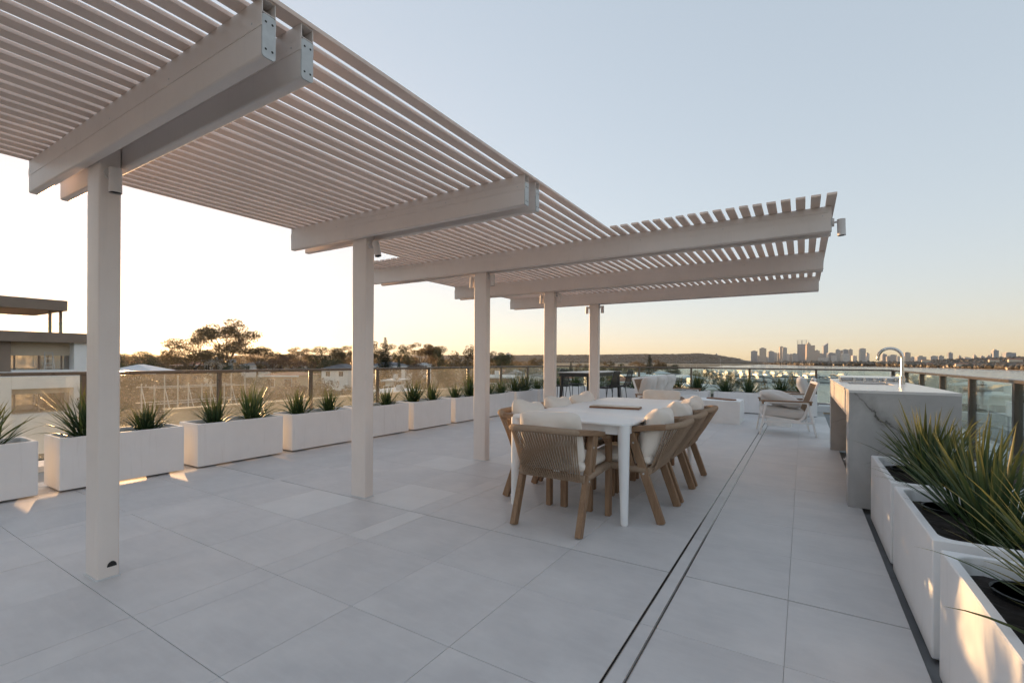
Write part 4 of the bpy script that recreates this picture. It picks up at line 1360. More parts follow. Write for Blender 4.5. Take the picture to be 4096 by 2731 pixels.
# ------------------------------------------------------------------ city towers
def tower_material(name, a, b, sx, sz):
    m = Mat(name)
    v = m.coords()
    br = m.n('TexBrick'); br.offset = 0.0; br.squash = 1.0
    br.inputs['Scale'].default_value = 1.0
    br.inputs['Brick Width'].default_value = sx; br.inputs['Row Height'].default_value = sz
    br.inputs['Mortar Size'].default_value = min(sx, sz) * 0.28
    br.inputs['Color1'].default_value = (*a, 1); br.inputs['Color2'].default_value = (*[x * 0.8 for x in a], 1); br.inputs['Mortar'].default_value = (*b, 1)
    sep = m.n('SeparateXYZ'); m.l(v, sep.inputs[0])
    ad = m.n('Math', operation='ADD'); m.l(sep.outputs[0], ad.inputs[0]); m.l(sep.outputs[1], ad.inputs[1])
    cb = m.n('CombineXYZ'); m.l(ad.outputs[0], cb.inputs[0]); m.l(sep.outputs[2], cb.inputs[1])
    m.l(cb.outputs[0], br.inputs['Vector'])
    m.done(m.principled(br.outputs['Color'], 0.35, 0, None, 0.5))
tower_material('facade_blue', (0.16, 0.18, 0.21), (0.34, 0.36, 0.39), 6.0, 4.0)
tower_material('facade_grey', (0.20, 0.20, 0.21), (0.50, 0.48, 0.46), 7.0, 4.0)
tower_material('facade_tan', (0.24, 0.20, 0.17), (0.62, 0.52, 0.44), 8.0, 4.0)
tower_material('facade_white', (0.30, 0.29, 0.28), (0.74, 0.70, 0.66), 9.0, 4.0)
CITY_Z = WZ + 4.0
def tower(x0, x1, ytop, mat, desc, depth=5200.0, shape='box', ybase=1440.0, rot=None, k=1.9666, ox=2900.0, oy=1300.0):
    """x0, x1, ytop as seen in the skyline strip"""
    pa, pb, py = ox + x0 / k, ox + x1 / k, oy + ytop / k
    pc = (pa + pb) / 2
    X, Y = ground_xy(pc, depth)
    wid = (pb - pa) * depth / F_PX
    zt = height(pc, py, depth)
    rz = rot if rot is not None else random.uniform(-0.05, 0.32)
    t = thing('city_tower', desc, 'tower', (X, Y, CITY_Z), rz, 'towers of the distant city skyline')
    h = zt - CITY_Z
    a, d = wid / 2 * 0.96, wid * random.uniform(0.35, 0.5)
    m = MB()
    if shape == 'slant':
        v = [(-a, -d, 0), (a, -d, 0), (a, d, 0), (-a, d, 0), (-a, -d, h * 0.84), (a, -d, h), (a, d, h), (-a, d, h * 0.84)]
        m.add(v, [(0, 3, 2, 1), (4, 5, 6, 7), (0, 1, 5, 4), (1, 2, 6, 5), (2, 3, 7, 6), (3, 0, 4, 7)])
        m.build('tower_body', mat, t)
        m = MB(); m.tube([(a * 0.85, 0, h), (a * 0.85, 0, h * 1.12)], [2.5, 0.8], 6); m.build('spire', 'galvanised', t)
    elif shape == 'frame':
        m.box(-a, -d, 0, a, d, h); m.build('tower_body', mat, t)
        m = MB()
        for q in (-1, -0.05, 0.08, 1): m.box(a * q - 1.8, -d, h, a * q + 1.8, -d + 4, h + 44)
        for z in (h + 14, h + 27, h + 41):
            m.box(-a, -d - 0.5, z, -a * 0.05, -d + 3.0, z + 2.5); m.box(a * 0.08, -d - 0.5, z, a, -d + 3.0, z + 2.5)
        m.build('roof_frame', 'facade_grey', t)
    elif shape == 'step':
        m.box(-a, -d, 0, a, d, h); m.build('tower_body', mat, t)
        m = MB(); m.box(-a * 0.98, -d * 0.7, h, a * 0.05, d * 0.7, h * 1.08); m.box(-a * 0.65, -d * 0.4, h * 1.08, -a * 0.2, d * 0.4, h * 1.16); m.tube([(-a * 0.4, 0, h * 1.16), (-a * 0.4, 0, h * 1.28)], 1.6, 6); m.build('crown', mat, t)
    else:
        m.box(-a, -d, 0, a, d, h); m.build('tower_body', mat, t)
        m = MB(); m.box(-a * 0.55, -d * 0.5, h, a * 0.4, d * 0.5, h + random.uniform(3, 9)); m.build('plant_room', 'facade_grey', t)
    return t
B_, G_, T_, W_m = 'facade_blue', 'facade_grey', 'facade_tan', 'facade_white'
TW = [(207, 252, 205, B_, 'box', 'dark glass tower standing first at the sunset end of the city skyline'), (245, 272, 242, T_, 'box', 'low tan office block glinting beside the first skyline tower'),
      (273, 322, 183, T_, 'box', 'pinkish tower with stepped dark glass side near the sunset end of the skyline'), (285, 338, 250, G_, 'box', 'low grey framed block in front of the pinkish skyline tower'),
      (340, 380, 208, B_, 'box', 'grey blue glass tower behind a round topped white block'), (378, 405, 218, G_, 'box', 'slim grey tower leaning on the grey blue glass tower'), (413, 428, 222, T_, 'box', 'narrow tan tower before the tall ribbed pair'),
      (429, 455, 170, T_, 'box', 'tall ribbed cream tower, higher of the ribbed pair'), (455, 484, 178, G_, 'box', 'tall ribbed grey tower, lower of the ribbed pair'), (486, 505, 230, W_m, 'box', 'short pale block just past the ribbed pair'),
      (505, 530, 229, G_, 'box', 'short grey apartment block midway to the framed tower'), (530, 566, 225, G_, 'box', 'short grey apartment block next to the framed tower'), (573, 637, 150, B_, 'frame', 'broad dark tower carrying an open frame on its roof'),
      (588, 632, 226, W_m, 'box', 'sunlit white apartment block in front of the framed tower'), (640, 697, 160, T_, 'step', 'tallest pink stone tower with stepped crown and mast'), (705, 740, 202, T_, 'box', 'brown tower between the tallest tower and the slanted one'),
      (738, 772, 225, G_, 'box', 'grey block tucked before the slanted roof tower'), (771, 804, 141, B_, 'slant', 'glass tower with steeply slanted roof and spire'), (730, 803, 255, W_m, 'box', 'low white podium block at the foot of the slanted tower'),
      (810, 858, 219, B_, 'box', 'squat dark blue block past the slanted tower'), (840, 875, 240, W_m, 'box', 'low pale block beside the squat dark blue one'), (872, 903, 195, G_, 'box', 'grey tower, first of the four packed together'), (903, 930, 203, T_, 'box', 'brown tower, second of the four packed together'),
      (930, 965, 193, B_, 'box', 'blue grey tower, third of the four packed together'), (973, 1000, 193, G_, 'box', 'pale blue tower, last of the four packed together'), (920, 970, 225, W_m, 'box', 'sunlit white block in front of the four packed towers'), (1000, 1030, 242, W_m, 'box', 'low white block past the four packed towers'),
      (1060, 1099, 185, G_, 'box', 'lone flat grey tower with a dark band, standing free'), (1111, 1131, 222, W_m, 'box', 'slim white tower beside the lone flat grey one'), (1234, 1266, 229, B_, 'box', 'blue glass block seen through the tap'), (1302, 1343, 234, G_, 'box', 'grey block with brown top seen through the tap'),
      (1270, 1300, 248, G_, 'box', 'low wide block between the two seen through the tap'), (1355, 1372, 245, W_m, 'box', 'low white block just before the tap stem'), (1415, 1451, 216, T_, 'box', 'pink and brown tower just past the tap stem'), (1400, 1418, 232, G_, 'box', 'stepped grey block just past the tap stem'),
      (1460, 1490, 252, G_, 'box', 'small dark block standing past the pink and brown tower'), (1508, 1566, 249, G_, 'box', 'wide low grey building on the river ridge'), (1622, 1670, 244, G_, 'box', 'low grey block above the shore villas'), (1683, 1716, 244, G_, 'box', 'square grey block above the shore villas'),
      (1757, 1784, 219, B_, 'box', 'narrow blue apartment tower on the ridge'), (1838, 1855, 244, T_, 'box', 'thin brown tower on the ridge'), (1880, 1920, 255, W_m, 'box', 'low white slab on the ridge past the thin brown tower'), (1955, 1972, 239, G_, 'box', 'small stepped tower on the ridge'),
      (2010, 2034, 246, B_, 'box', 'dark round shouldered tower on the ridge'), (2062, 2086, 244, B_, 'box', 'dark twin of the round shouldered tower on the ridge'), (2104, 2139, 199, B_, 'box', 'tall gridded apartment tower on the ridge'), (2160, 2184, 251, T_, 'box', 'small brown tower between the two big ones on the ridge'),
      (2199, 2264, 218, B_, 'box', 'broad grey blue apartment block at the ridge end')]
for x0, x1, yt, mt, shp, desc in TW:
    far = 5200.0 if x1 < 1500 else 3600.0
    tower(x0, x1, yt, mt, desc, far + random.uniform(-250, 250), shp)
# lone tower block on the opposite shore seen between the third and fourth posts; hospital blocks on the hill
tower(0, 15 * 4, 0, 'facade_white', 'lone white apartment block on the far shore between the third and fourth posts', 3300.0, 'box', k=4.0, ox=2026.0, oy=1414.0)
for x0, x1, yt, mt, desc in ((840, 1020, 90, T_, 'tan flat roofed building on top of the wooded hill'), (1190, 1230, 125, G_, 'round grey tower on the hill slope'), (1243, 1288, 92, W_m, 'white slender tower on the hill slope'), (1290, 1365, 130, W_m, 'white wide block on the hill slope'), (1080, 1185, 152, W_m, 'long pale building low on the hill slope'), (1380, 1480, 172, T_, 'pale housing row below the hill'), (1640, 1760, 235, W_m, 'white flats near the end of the hill'), (1800, 1930, 240, W_m, 'white flats at the foot of the hill')):
    tower(x0, x1, yt, mt, desc, 5000.0 if x0 < 1500 else 4700.0, 'box', k=5.88, ox=2650.0, oy=1400.0)

# houses along the far right bank
def shore_house(px0, px1, y0, y1, desc, mat='facade_white', roof='roof_terracotta', off=60):
    pc = (px0 + px1) / 2
    d = bearing(pc); r = interp(SH, pc) + off
    X, Y = d[0] * r, d[1] * r
    dep = X * _f[0] + Y * _f[1]
    z0, z1 = height(pc, y1, dep), height(pc, y0, dep)
    wd = (px1 - px0) * dep / F_PX
    t = thing('shore_house', desc, 'house', (X, Y, z0), YAW - 0.5, 'houses on the far river bank')
    h = z1 - z0
    MB().box(-wd / 2, -5, -1, wd / 2, 5, h * 0.72).build('wall', 'house_cream', t)
    MB().add([(-wd / 2 - 0.6, -5.6, h * 0.72), (wd / 2 + 0.6, -5.6, h * 0.72), (wd / 2 + 0.6, 5.6, h * 0.72), (-wd / 2 - 0.6, 5.6, h * 0.72), (-wd / 2 + 4, 0, h), (wd / 2 - 4, 0, h)],
             [(0, 1, 5, 4), (1, 2, 5), (2, 3, 4, 5), (3, 0, 4), (0, 3, 2, 1)]).build('roof', roof, t)
    return t
plain('house_cream', (0.68, 0.58, 0.46), 0.85, var=0.06, scale=0.4)
plain('house_white', (0.88, 0.87, 0.86), 0.8, var=0.05, scale=0.5)
plain('house_brick', (0.30, 0.20, 0.15), 0.85, var=0.15, scale=1.0)
plain('house_sand', (0.55, 0.42, 0.29), 0.85, var=0.06, scale=0.5)
plain('roof_terracotta', (0.36, 0.16, 0.10), 0.8, var=0.2, scale=1.2, bump=0.4, bscale=3)
plain('roof_slate', (0.085, 0.085, 0.092), 0.6, var=0.2, scale=1.5, bump=0.4, bscale=3)
plain('roof_metal', (0.55, 0.57, 0.58), 0.35, 0.1, var=0.06, scale=0.6)
plain('roof_grey', (0.24, 0.235, 0.235), 0.6, var=0.12, scale=1.2)
plain('window_glass', (0.03, 0.035, 0.04), 0.06, 0.0, var=0.02, spec=0.9)
plain('fascia_brown', (0.25, 0.19, 0.15), 0.6, var=0.12, scale=0.6)
for a in ((3636, 3658, 1455, 1466, 'white pavilion on the bank just past the tap stem'), (3708, 3732, 1452, 1468, 'white terraced villa on the far bank'), (3733, 3752, 1456, 1468, 'small brown roofed villa beside the terraced one'),
          (3776, 3796, 1462, 1472, 'low sunlit boat shed on the far bank'), (3832, 3900, 1452, 1464, 'long cream villa row with orange roofs on the far bank'), (3998, 4026, 1474, 1480, 'low cream boathouse at the water on the far bank'),
          (4034, 4072, 1468, 1480, 'white waterside house near the frame edge'), (3690, 3716, 1438, 1446, 'small pale house high in the trees'), (3960, 3990, 1436, 1446, 'pale houses above the trees on the ridge'), (4040, 4080, 1434, 1446, 'sunlit orange roofed house high on the ridge')):
    shore_house(*a, off=260 if a[3] < 1450 else 45)

# ------------------------------------------------------------------ trees near the terrace
def quad_leaves(cent, rad_, n, size, rg, flat=1.0, shell=0.35):
    """n leaf quads spread through ellipsoid clumps"""
    cent = np.array(cent); rad_ = np.array(rad_)
    w = rad_[:, 0] * rad_[:, 2]; pick = rg.choice(len(cent), n, p=w / w.sum())
    d = rg.normal(size=(n, 3)); d /= np.linalg.norm(d, axis=1)[:, None]
    r = rg.uniform(shell ** 3, 1, n) ** (1 / 3)
    c = cent[pick] + d * r[:, None] * rad_[pick]
    a = rg.normal(size=(n, 3)); a /= np.linalg.norm(a, axis=1)[:, None]
    b = np.cross(a, rg.normal(size=(n, 3))); b /= np.linalg.norm(b, axis=1)[:, None]
    s = size * rg.uniform(0.6, 1.3, n)[:, None]
    a, b = a * s, b * s * 0.55
    V = np.stack([c - a, c + b * 0.9, c + a, c - b * 0.9], 1)
    return V.reshape(-1, 3), np.arange(n * 4).reshape(-1, 4)
def np_mesh(name, V, Fc, mat):
    me = bpy.data.meshes.new(name)
    me.from_pydata(V.tolist(), [], Fc.tolist())
    me.materials.append(M[mat])
    return me
def tree_gum(seed, spread=0.5):
    """open crowned gum: forked limbs carrying separate leaf clumps; unit height"""
    rg = np.random.default_rng(seed)
    tr = MB()
    tr.tube([(0, 0, -0.1), (0.005, 0.004, 0.15), (0.012, -0.008, 0.34)], [0.026, 0.02, 0.016], 7)
    cent, rd = [], []
    nl = 7
    for k in range(nl):
        a = 2 * math.pi * (k + rg.uniform(-0.3, 0.3)) / nl
        r = spread * rg.uniform(0.35, 0.95)
        z = 0.86 - 0.32 * (r / spread) ** 2 + rg.uniform(-0.1, 0.08)
        e = np.array([r * math.cos(a), r * math.sin(a), z])
        m = np.array([e[0] * 0.42, e[1] * 0.42, 0.34 + (z - 0.34) * 0.45])
        tr.tube([(0.012, -0.008, 0.3), m, e], [0.013, 0.008, 0.003], 5)
        for q in range(3):
            o = e + rg.normal(size=3) * np.array([0.10, 0.10, 0.05])
            if q: tr.tube([m * 0.5 + e * 0.5, o], [0.005, 0.002], 4)
            cent.append(o); rr = rg.uniform(0.085, 0.15); rd.append((rr * 1.25, rr * 1.25, rr * 0.66))
    for k in range(4):
        o = np.array([rg.uniform(-0.22, 0.22), rg.uniform(-0.22, 0.22), rg.uniform(0.84, 0.94)]); cent.append(o); rd.append((0.12, 0.12, 0.06))
    V, Fc = quad_leaves(cent, rd, 9500, 0.0120, rg)
    return np_mesh('crown', V, Fc, 'gum_leaf'), tr.mesh('trunk')
def tree_dense(seed, mat='dense_leaf', lift=0.12):
    rg = np.random.default_rng(seed)
    tr = MB(); tr.tube([(0, 0, -0.15), (0, 0, 0.3), (0.01, 0, 0.6)], [0.035, 0.026, 0.01], 7)
    cent, rd = [], []
    for k in range(34):
        u = rg.normal(size=3); u /= np.linalg.norm(u)
        r = rg.uniform(0.55, 1.0) ** 0.5
        c = np.array([0.40 * u[0] * r, 0.40 * u[1] * r, lift + 0.40 + (0.40 if u[2] > 0 else 0.30) * u[2] * r])
        cent.append(c); q = rg.uniform(0.09, 0.17); rd.append((q, q, q * 0.8))
        if k % 4 == 0: tr.tube([(0, 0, 0.3), c], [0.014, 0.004], 5)
    V, Fc = quad_leaves(cent, rd, 6500, 0.0145, rg, shell=0.5)
    return np_mesh('crown', V, Fc, mat), tr.mesh('trunk')
def tree_pine(seed):
    """norfolk pine: whorls of level, slightly upturned branches"""
    rg = np.random.default_rng(seed)
    tr = MB(); tr.tube([(0, 0, -0.1), (0, 0, 0.5), (0, 0, 0.995)], [0.02, 0.012, 0.002], 7)
    V, n0 = [], 0
    nt = 26
    for t in range(nt):
        f = t / (nt - 1)
        z = 0.10 + 0.86 * f
        R = 0.235 * (1 - f) ** 0.85 + 0.012
        nb = 9 if f < 0.7 else 6
        for k in range(nb):
            a = 2 * math.pi * (k + rg.uniform(-0.25, 0.25)) / nb + t * 0.6
            L = R * rg.uniform(0.8, 1.1)
            m = int(16 + 70 * L / 0.24)
            s = rg.uniform(0.05, 1, m)
            px_, py_ = math.cos(a), math.sin(a)
            w = (1 - 0.5 * s) * L * 0.20
            off = rg.uniform(-1, 1, m) * w
            x = px_ * s * L - py_ * off; y = py_ * s * L + px_ * off
            zz = z - 0.05 * L * np.sin(s * 2.6) + 0.10 * L * s ** 2 + rg.uniform(-0.006, 0.006, m)
            c = np.stack([x, y, zz], 1)
            d1 = rg.normal(size=(m, 3)) * np.array([0.012, 0.012, 0.006]); d2 = rg.normal(size=(m, 3)) * np.array([0.006, 0.006, 0.005])
            V.append(np.stack([c - d1, c + d2, c + d1, c - d2], 1).reshape(-1, 3))
    V = np.concatenate(V)
    return np_mesh('crown', V, np.arange(len(V)).reshape(-1, 4), 'pine_leaf'), tr.mesh('trunk')
def tree_column(seed):
    rg = np.random.default_rng(seed)
    tr = MB(); tr.tube([(0, 0, -0.1), (0, 0, 0.8)], [0.02, 0.006], 6)
    cent = [(0, 0, 0.12 + 0.8 * k / 9) for k in range(10)]
    rd = [(0.075 * math.sin(math.pi * (0.12 + 0.8 * k / 9)) + 0.02,) * 2 + (0.09,) for k in range(10)]
    V, Fc = quad_leaves(cent, rd, 3000, 0.012, rg, shell=0.6)
    return np_mesh('crown', V, Fc, 'pine_leaf'), tr.mesh('trunk')
PROTO = {'gum': [tree_gum(s, 0.46) for s in (1, 2, 3, 4)], 'dense': [tree_dense(s) for s in (11, 12, 13)], 'autumn': [tree_dense(s, 'autumn_leaf') for s in (21, 22)],
         'brown': [tree_dense(s, 'gum_leaf', 0.16) for s in (31, 32)], 'pine': [tree_pine(5)], 'column': [tree_column(6)]}
for kk in PROTO:
    for c, t in PROTO[kk]:
        t.materials.append(M['bark'])
        t.polygons.foreach_set('use_smooth', [True] * len(t.polygons))
KIND_NAME = {'gum': 'gum_tree', 'dense': 'shade_tree', 'autumn': 'autumn_tree', 'brown': 'shade_tree', 'pine': 'norfolk_pine', 'column': 'cypress_tree'}
BASE_W = {'gum': 1.0, 'dense': 1.0, 'autumn': 1.0, 'brown': 1.0, 'pine': 0.46, 'column': 0.17}
def tree(kind, px, ytop, depth, wpx, label, idx=0, group='trees of the suburb beyond the terrace'):
    X, Y = ground_xy(px, depth)
    zb = ground_z(X, Y)
    zt = height(px, ytop, depth)
    h = max(3.0, zt - zb)
    c, t = PROTO[kind][idx % len(PROTO[kind])]
    root = thing(KIND_NAME[kind], label, 'tree', (X, Y, zb), random.uniform(0, 6.28), group)
    w = wpx * depth / F_PX / BASE_W[kind] * (1.5 if kind == 'gum' else 1.0 if kind == 'pine' else 1.28)
    # the crown keeps its proportions: a tall tree stands on a longer trunk
    root.scale = (w, w, h / (0.98 if kind != 'dense' else 0.94))
    obj('crown', c, None, root); obj('trunk', t, None, root)
    return root
TREES = [('dense', 545, 1406, 160, 150, 'broad dark tree mass right under the setting sun'), ('gum', 770, 1338, 110, 175, 'spreading gum tree glowing beside the setting sun'), ('gum', 908, 1290, 125, 190, 'tallest open crowned gum tree against the sunset sky'),
         ('brown', 860, 1400, 100, 110, 'bushy tree under the tallest gum'), ('gum', 1030, 1383, 165, 120, 'flat topped gum tree past the tallest one'), ('gum', 1195, 1388, 175, 105, 'lacy gum tree midway between first and second posts'),
         ('dense', 1302, 1388, 150, 125, 'round dark tree just before the second post'), ('gum', 1402, 1380, 140, 90, 'gum tree half hidden by the second post'), ('pine', 1541, 1349, 112, 88, 'tall norfolk pine just past the second post'),
         ('gum', 1498, 1365, 140, 100, 'gum tree behind the tall norfolk pine'), ('dense', 1612, 1387, 140, 85, 'dark tree on the far side of the tall norfolk pine'), ('gum', 1684, 1371, 150, 110, 'airy gum tree, tallest between the second and third posts'),
         ('gum', 1728, 1380, 160, 75, 'smaller airy gum joined to the tallest between the posts'), ('dense', 1755, 1396, 130, 48, 'narrow dark tree standing before the big brown one'), ('brown', 1852, 1384, 95, 150, 'big brownish tree just before the third post'),
         ('gum', 1985, 1405, 130, 80, 'small gum tree just past the third post'), ('dense', 2012, 1424, 120, 95, 'dark rounded tree just past the third post'), ('gum', 2142, 1432, 160, 70, 'gum tree just before the fourth post'),
         ('pine', 2284, 1445, 260, 26, 'small distant norfolk pine between the last two posts'), ('brown', 2317, 1452, 220, 36, 'pale bushy tree between the last two posts'), ('dense', 2345, 1455, 210, 34, 'dark bush against the farthest post'),
         ('gum', 2436, 1444, 185, 58, 'gum tree just past the farthest post'), ('dense', 2486, 1457, 190, 48, 'flat domed dark tree above the back rail'), ('dense', 2425, 1461, 170, 70, 'dark tree below the gum past the farthest post'),
         ('pine', 2598, 1418, 172, 62, 'norfolk pine standing against the river behind the sofa'), ('gum', 2553, 1443, 190, 58, 'thin gum beside the norfolk pine over the river'), ('gum', 2650, 1446, 180, 70, 'gum tree past the norfolk pine behind the sofa'),
         ('dense', 2692, 1458, 175, 62, 'dark tree past the norfolk pine behind the sofa'), ('dense', 2512, 1474, 130, 75, 'green tree behind glass next to the norfolk pine'), ('dense', 2812, 1474, 120, 105, 'large umbrella shaped dark tree behind the back glass'),
         ('dense', 2925, 1489, 95, 70, 'round green tree in front of the marina'), ('dense', 2872, 1500, 100, 60, 'low green tree between the umbrella tree and the marina'), ('column', 1596, 1431, 105, 15, 'dark narrow cypress beside the norfolk pine'),
         ('autumn', 1672, 1438, 115, 95, 'russet autumn tree between second and third posts'), ('brown', 1618, 1432, 120, 50, 'golden lit tree beside the cypress'), ('autumn', 1130, 1420, 150, 130, 'russet autumn trees below the lacy gum'),
         ('autumn', 1235, 1440, 140, 90, 'russet bush before the round dark tree'), ('brown', 1090, 1430, 155, 100, 'brown bushy tree behind the grey roofed house'), ('dense', 950, 1452, 95, 110, 'dark bush in front of the white house with slanted roof'),
         ('dense', 1200, 1468, 120, 110, 'dark bush below the second glass bay'), ('dense', 1330, 1440, 120, 120, 'dark thicket in front of the second post'), ('brown', 700, 1425, 140, 110, 'hazy tree just past the sun'), ('brown', 640, 1412, 190, 100, 'hazy far tree beside the sun'),
         ('dense', 1790, 1470, 80, 90, 'dark bush low in front of the big brownish tree'), ('dense', 1605, 1510, 60, 85, 'dark fir like bush behind the glass below the cypress'), ('autumn', 1150, 1512, 60, 160, 'bare brown thicket behind the dusty glass'), ('brown', 1330, 1520, 58, 170, 'brown thicket behind the glass before the second post'),
         ('dense', 1020, 1505, 70, 150, 'dim green thicket behind the dusty glass'), ('brown', 880, 1512, 60, 190, 'golden thicket behind the dusty glass near the sun'), ('autumn', 720, 1490, 75, 170, 'golden haze lit trees behind the dusty glass'), ('dense', 560, 1448, 90, 190, 'dark trees behind the scaffold'), ('brown', 620, 1492, 42, 330, 'golden brown thicket right behind the scaffold'), ('brown', 500, 1500, 44, 240, 'golden brown thicket between scaffold and first post'),
         ('brown', 1500, 1500, 70, 130, 'brown trees behind glass past the second post'), ('dense', 1700, 1515, 60, 110, 'dark garden trees behind glass under the russet tree'), ('brown', 1820, 1500, 70, 130, 'brown garden trees behind glass before the third post'), ('dense', 1935, 1450, 140, 90, 'dark trees behind the third post'),
         ('dense', 2110, 1462, 190, 90, 'dark garden trees above the white two storey house'), ('brown', 1970, 1462, 150, 90, 'brown garden trees above the terracotta roofs'), ('dense', 2240, 1470, 160, 90, 'garden trees between fourth and fifth posts'), ('dense', 2380, 1478, 130, 80, 'garden trees behind the bar table'),
         ('dense', 2440, 1490, 110, 80, 'garden trees behind the counter stools'), ('dense', 2760, 1500, 140, 60, 'garden trees beside the cream house'), ('brown', 3080, 1528, 40, 130, 'brown dry shrub behind the back planters under the marina'), ('dense', 3168, 1512, 34, 52, 'small bright tree in front of the near marina boats'),
         ('dense', 2870, 1535, 70, 90, 'low hedge tree below the round green tree'), ('dense', 2700, 1478, 200, 60, 'dark tree beside the small marina'), ('brown', 2560, 1480, 150, 70, 'brown garden tree below the norfolk pine')]
for i, (k, px, yt, dp, wp, lab) in enumerate(TREES): tree(k, px, yt, dp, wp, lab, i)
# farther suburb woods that close the view at the sunset side
rg_ = np.random.default_rng(77)
cen, rds = [], []
for _ in range(900):
    px = RNG.uniform(330, 2150); dp = RNG.uniform(190, 600)
    X, Y = ground_xy(px, dp); z = ground_z(X, Y)
    if 0.8 * Y + X > 120: continue
    r = RNG.uniform(1.8, 3.6)
    cen.append((X, Y, z + r * 0.7)); rds.append((r, r, r * RNG.uniform(0.7, 1.1)))
V, Fc = quad_leaves(cen, rds, 70000, 0.45, rg_, shell=0.6)
o = obj('woodland', np_mesh('woodland', V, Fc, 'gum_leaf'))
tag(o, 'distant suburb woods closing the view toward the sunset', 'trees', kind='stuff')
# ------------------------------------------------------------------ houses of the suburb
def house(px, yridge, yeave, depth, wpx, deep, label, wall='house_white', roof='roof_slate', kind='hip', rz=0.0, storeys=1, group='houses of the suburb beyond the terrace'):
    X, Y = ground_xy(px, depth)
    zb = ground_z(X, Y) - 0.5
    zr, ze = height(px, yridge, depth), height(px, yeave, depth)
    zb = min(zb, ze - 2.6)
    w = wpx * depth / F_PX
    t = thing('house', label, 'house', (X, Y, zb), YAW + rz, group)
    a, d = w / 2, deep / 2
    he, hr = ze - zb, zr - zb
    MB().box(-a, -d, 0, a, d, he).build('wall', wall, t)
    o = 0.5
    if kind == 'hip':
        k = min(a, d) * 0.95
        rid = [(-a - o + k, 0, hr), (a + o - k, 0, hr)] if a > d else [(0, -d - o + k, hr), (0, d + o - k, hr)]
        b = [(-a - o, -d - o, he), (a + o, -d - o, he), (a + o, d + o, he), (-a - o, d + o, he)]
        if a > d: f = [(0, 1, 5, 4), (1, 2, 5), (2, 3, 4, 5), (3, 0, 4)]
        else: f = [(0, 1, 4), (1, 2, 5, 4), (2, 3, 5), (3, 0, 4, 5)]
        r = MB().add(b + rid, f + [(0, 3, 2, 1)]).build('roof', roof, t)
        MB().box(-a - o - 0.02, -d - o - 0.02, he - 0.22, a + o + 0.02, -d - o + 0.1, he + 0.02).build('gutter', 'house_white', r)
    elif kind == 'gable':
        b = [(-a - o, -d - o, he), (a + o, -d - o, he), (a + o, d + o, he), (-a - o, d + o, he), (0, -d - o, hr), (0, d + o, hr)]
        MB().add(b, [(0, 4, 5, 3), (4, 1, 2, 5), (0, 1, 4), (2, 3, 5), (0, 3, 2, 1)]).build('roof', roof, t)
    else:
        r = MB(); r.box(-a - o, -d - o, he, a + o, d + o, hr); r = r.build('roof', roof, t)
        MB().box(-a * 0.3, -d * 0.2, hr, a * 0.1, d * 0.3, hr + 0.6).build('roof_vent', 'roof_metal', r)
    n = max(2, int(w / 3.2))
    for s in range(storeys):
        ztop = he - 0.55 - 2.9 * s
        if ztop < 1.2: break
        for k in range(n):
            x = -a + w * (k + 0.5) / n
            win = MB().box(x - 0.62, -d - 0.06, ztop - 1.3, x + 0.62, -d - 0.003, ztop).build('window', 'house_white', t)
            MB().box(x - 0.55, -d - 0.075, ztop - 1.23, x - 0.03, -d - 0.061, ztop - 0.07).build('pane', 'window_glass', win)
            MB().box(x + 0.03, -d - 0.075, ztop - 1.23, x + 0.55, -d - 0.061, ztop - 0.07).build('pane', 'window_glass', win)
    return t
house(1040, 1443, 1459, 170, 98, 9, 'grey roofed white house under the flat topped gum', roof='roof_grey', rz=0.1)
house(1200, 1458, 1466, 172, 34, 5, 'tiny white gabled house between the bushes', roof='roof_grey', kind='gable')
house(1372, 1455, 1474, 120, 105, 9, 'dark hipped roof house half behind the second post', rz=-0.1)
house(1560, 1446, 1463, 118, 150, 11, 'white house with dark hipped roof behind the norfolk pine', rz=0.05)
house(1697, 1450, 1459, 150, 40, 7, 'pale metal roof among the russet trees', roof='roof_metal')
house(565, 1457, 1486, 62, 165, 5.5, 'pale pyramid roof just over the rail below the sun', wall='house_brick', roof='roof_metal', rz=0.2)
house(785, 1447, 1459, 150, 120, 8, 'brown shadowed house beside the white one near the sun', wall='house_brick', roof='roof_terracotta', storeys=2)
house(876, 1436, 1450, 120, 58, 6, 'small white house with slanted solar roof near the sun', roof='roof_metal', kind='flat')
house(1165, 1487, 1498, 80, 130, 8, 'house with terracotta roof behind the dusty glass', wall='house_sand', roof='roof_terracotta')
house(1585, 1516, 1522, 62, 45, 5, 'small white building low behind the glass', kind='flat', roof='roof_metal')
house(2068, 1486, 1498, 95, 78, 8, 'white two storey house with dark hipped roof before the fourth post', storeys=2)
house(2010, 1477, 1494, 140, 84, 9, 'cream house with broad terracotta roof past the third post', wall='house_cream', roof='roof_terracotta')
house(2062, 1477, 1488, 165, 44, 8, 'house with pale metal roof above the white two storey one', roof='roof_metal')
house(2085, 1470, 1482, 220, 60, 9, 'far terracotta roof before the fourth post', wall='house_cream', roof='roof_terracotta')
house(1995, 1503, 1508, 60, 100, 8, 'flat roofed brown brick house past the third post', wall='house_brick', roof='roof_metal', kind='flat')
house(2148, 1495, 1505, 112, 62, 8, 'grey roofed pale house against the fourth post', roof='roof_slate')
house(2572, 1499, 1503, 120, 180, 8, 'long dark walled building with white roof edge behind the sofa', wall='roof_slate', roof='house_white', kind='flat')
house(2487, 1507, 1522, 85, 58, 7, 'house with orange terracotta roof behind the flax by the sofa', wall='house_cream', roof='roof_terracotta')
house(2742, 1498, 1508, 105, 78, 8, 'cream two storey house with white roof behind the sofa cushions', wall='house_cream', roof='roof_metal', storeys=2)
house(2700, 1493, 1501, 130, 90, 9, 'wide dark roofed house behind the cream two storey one')
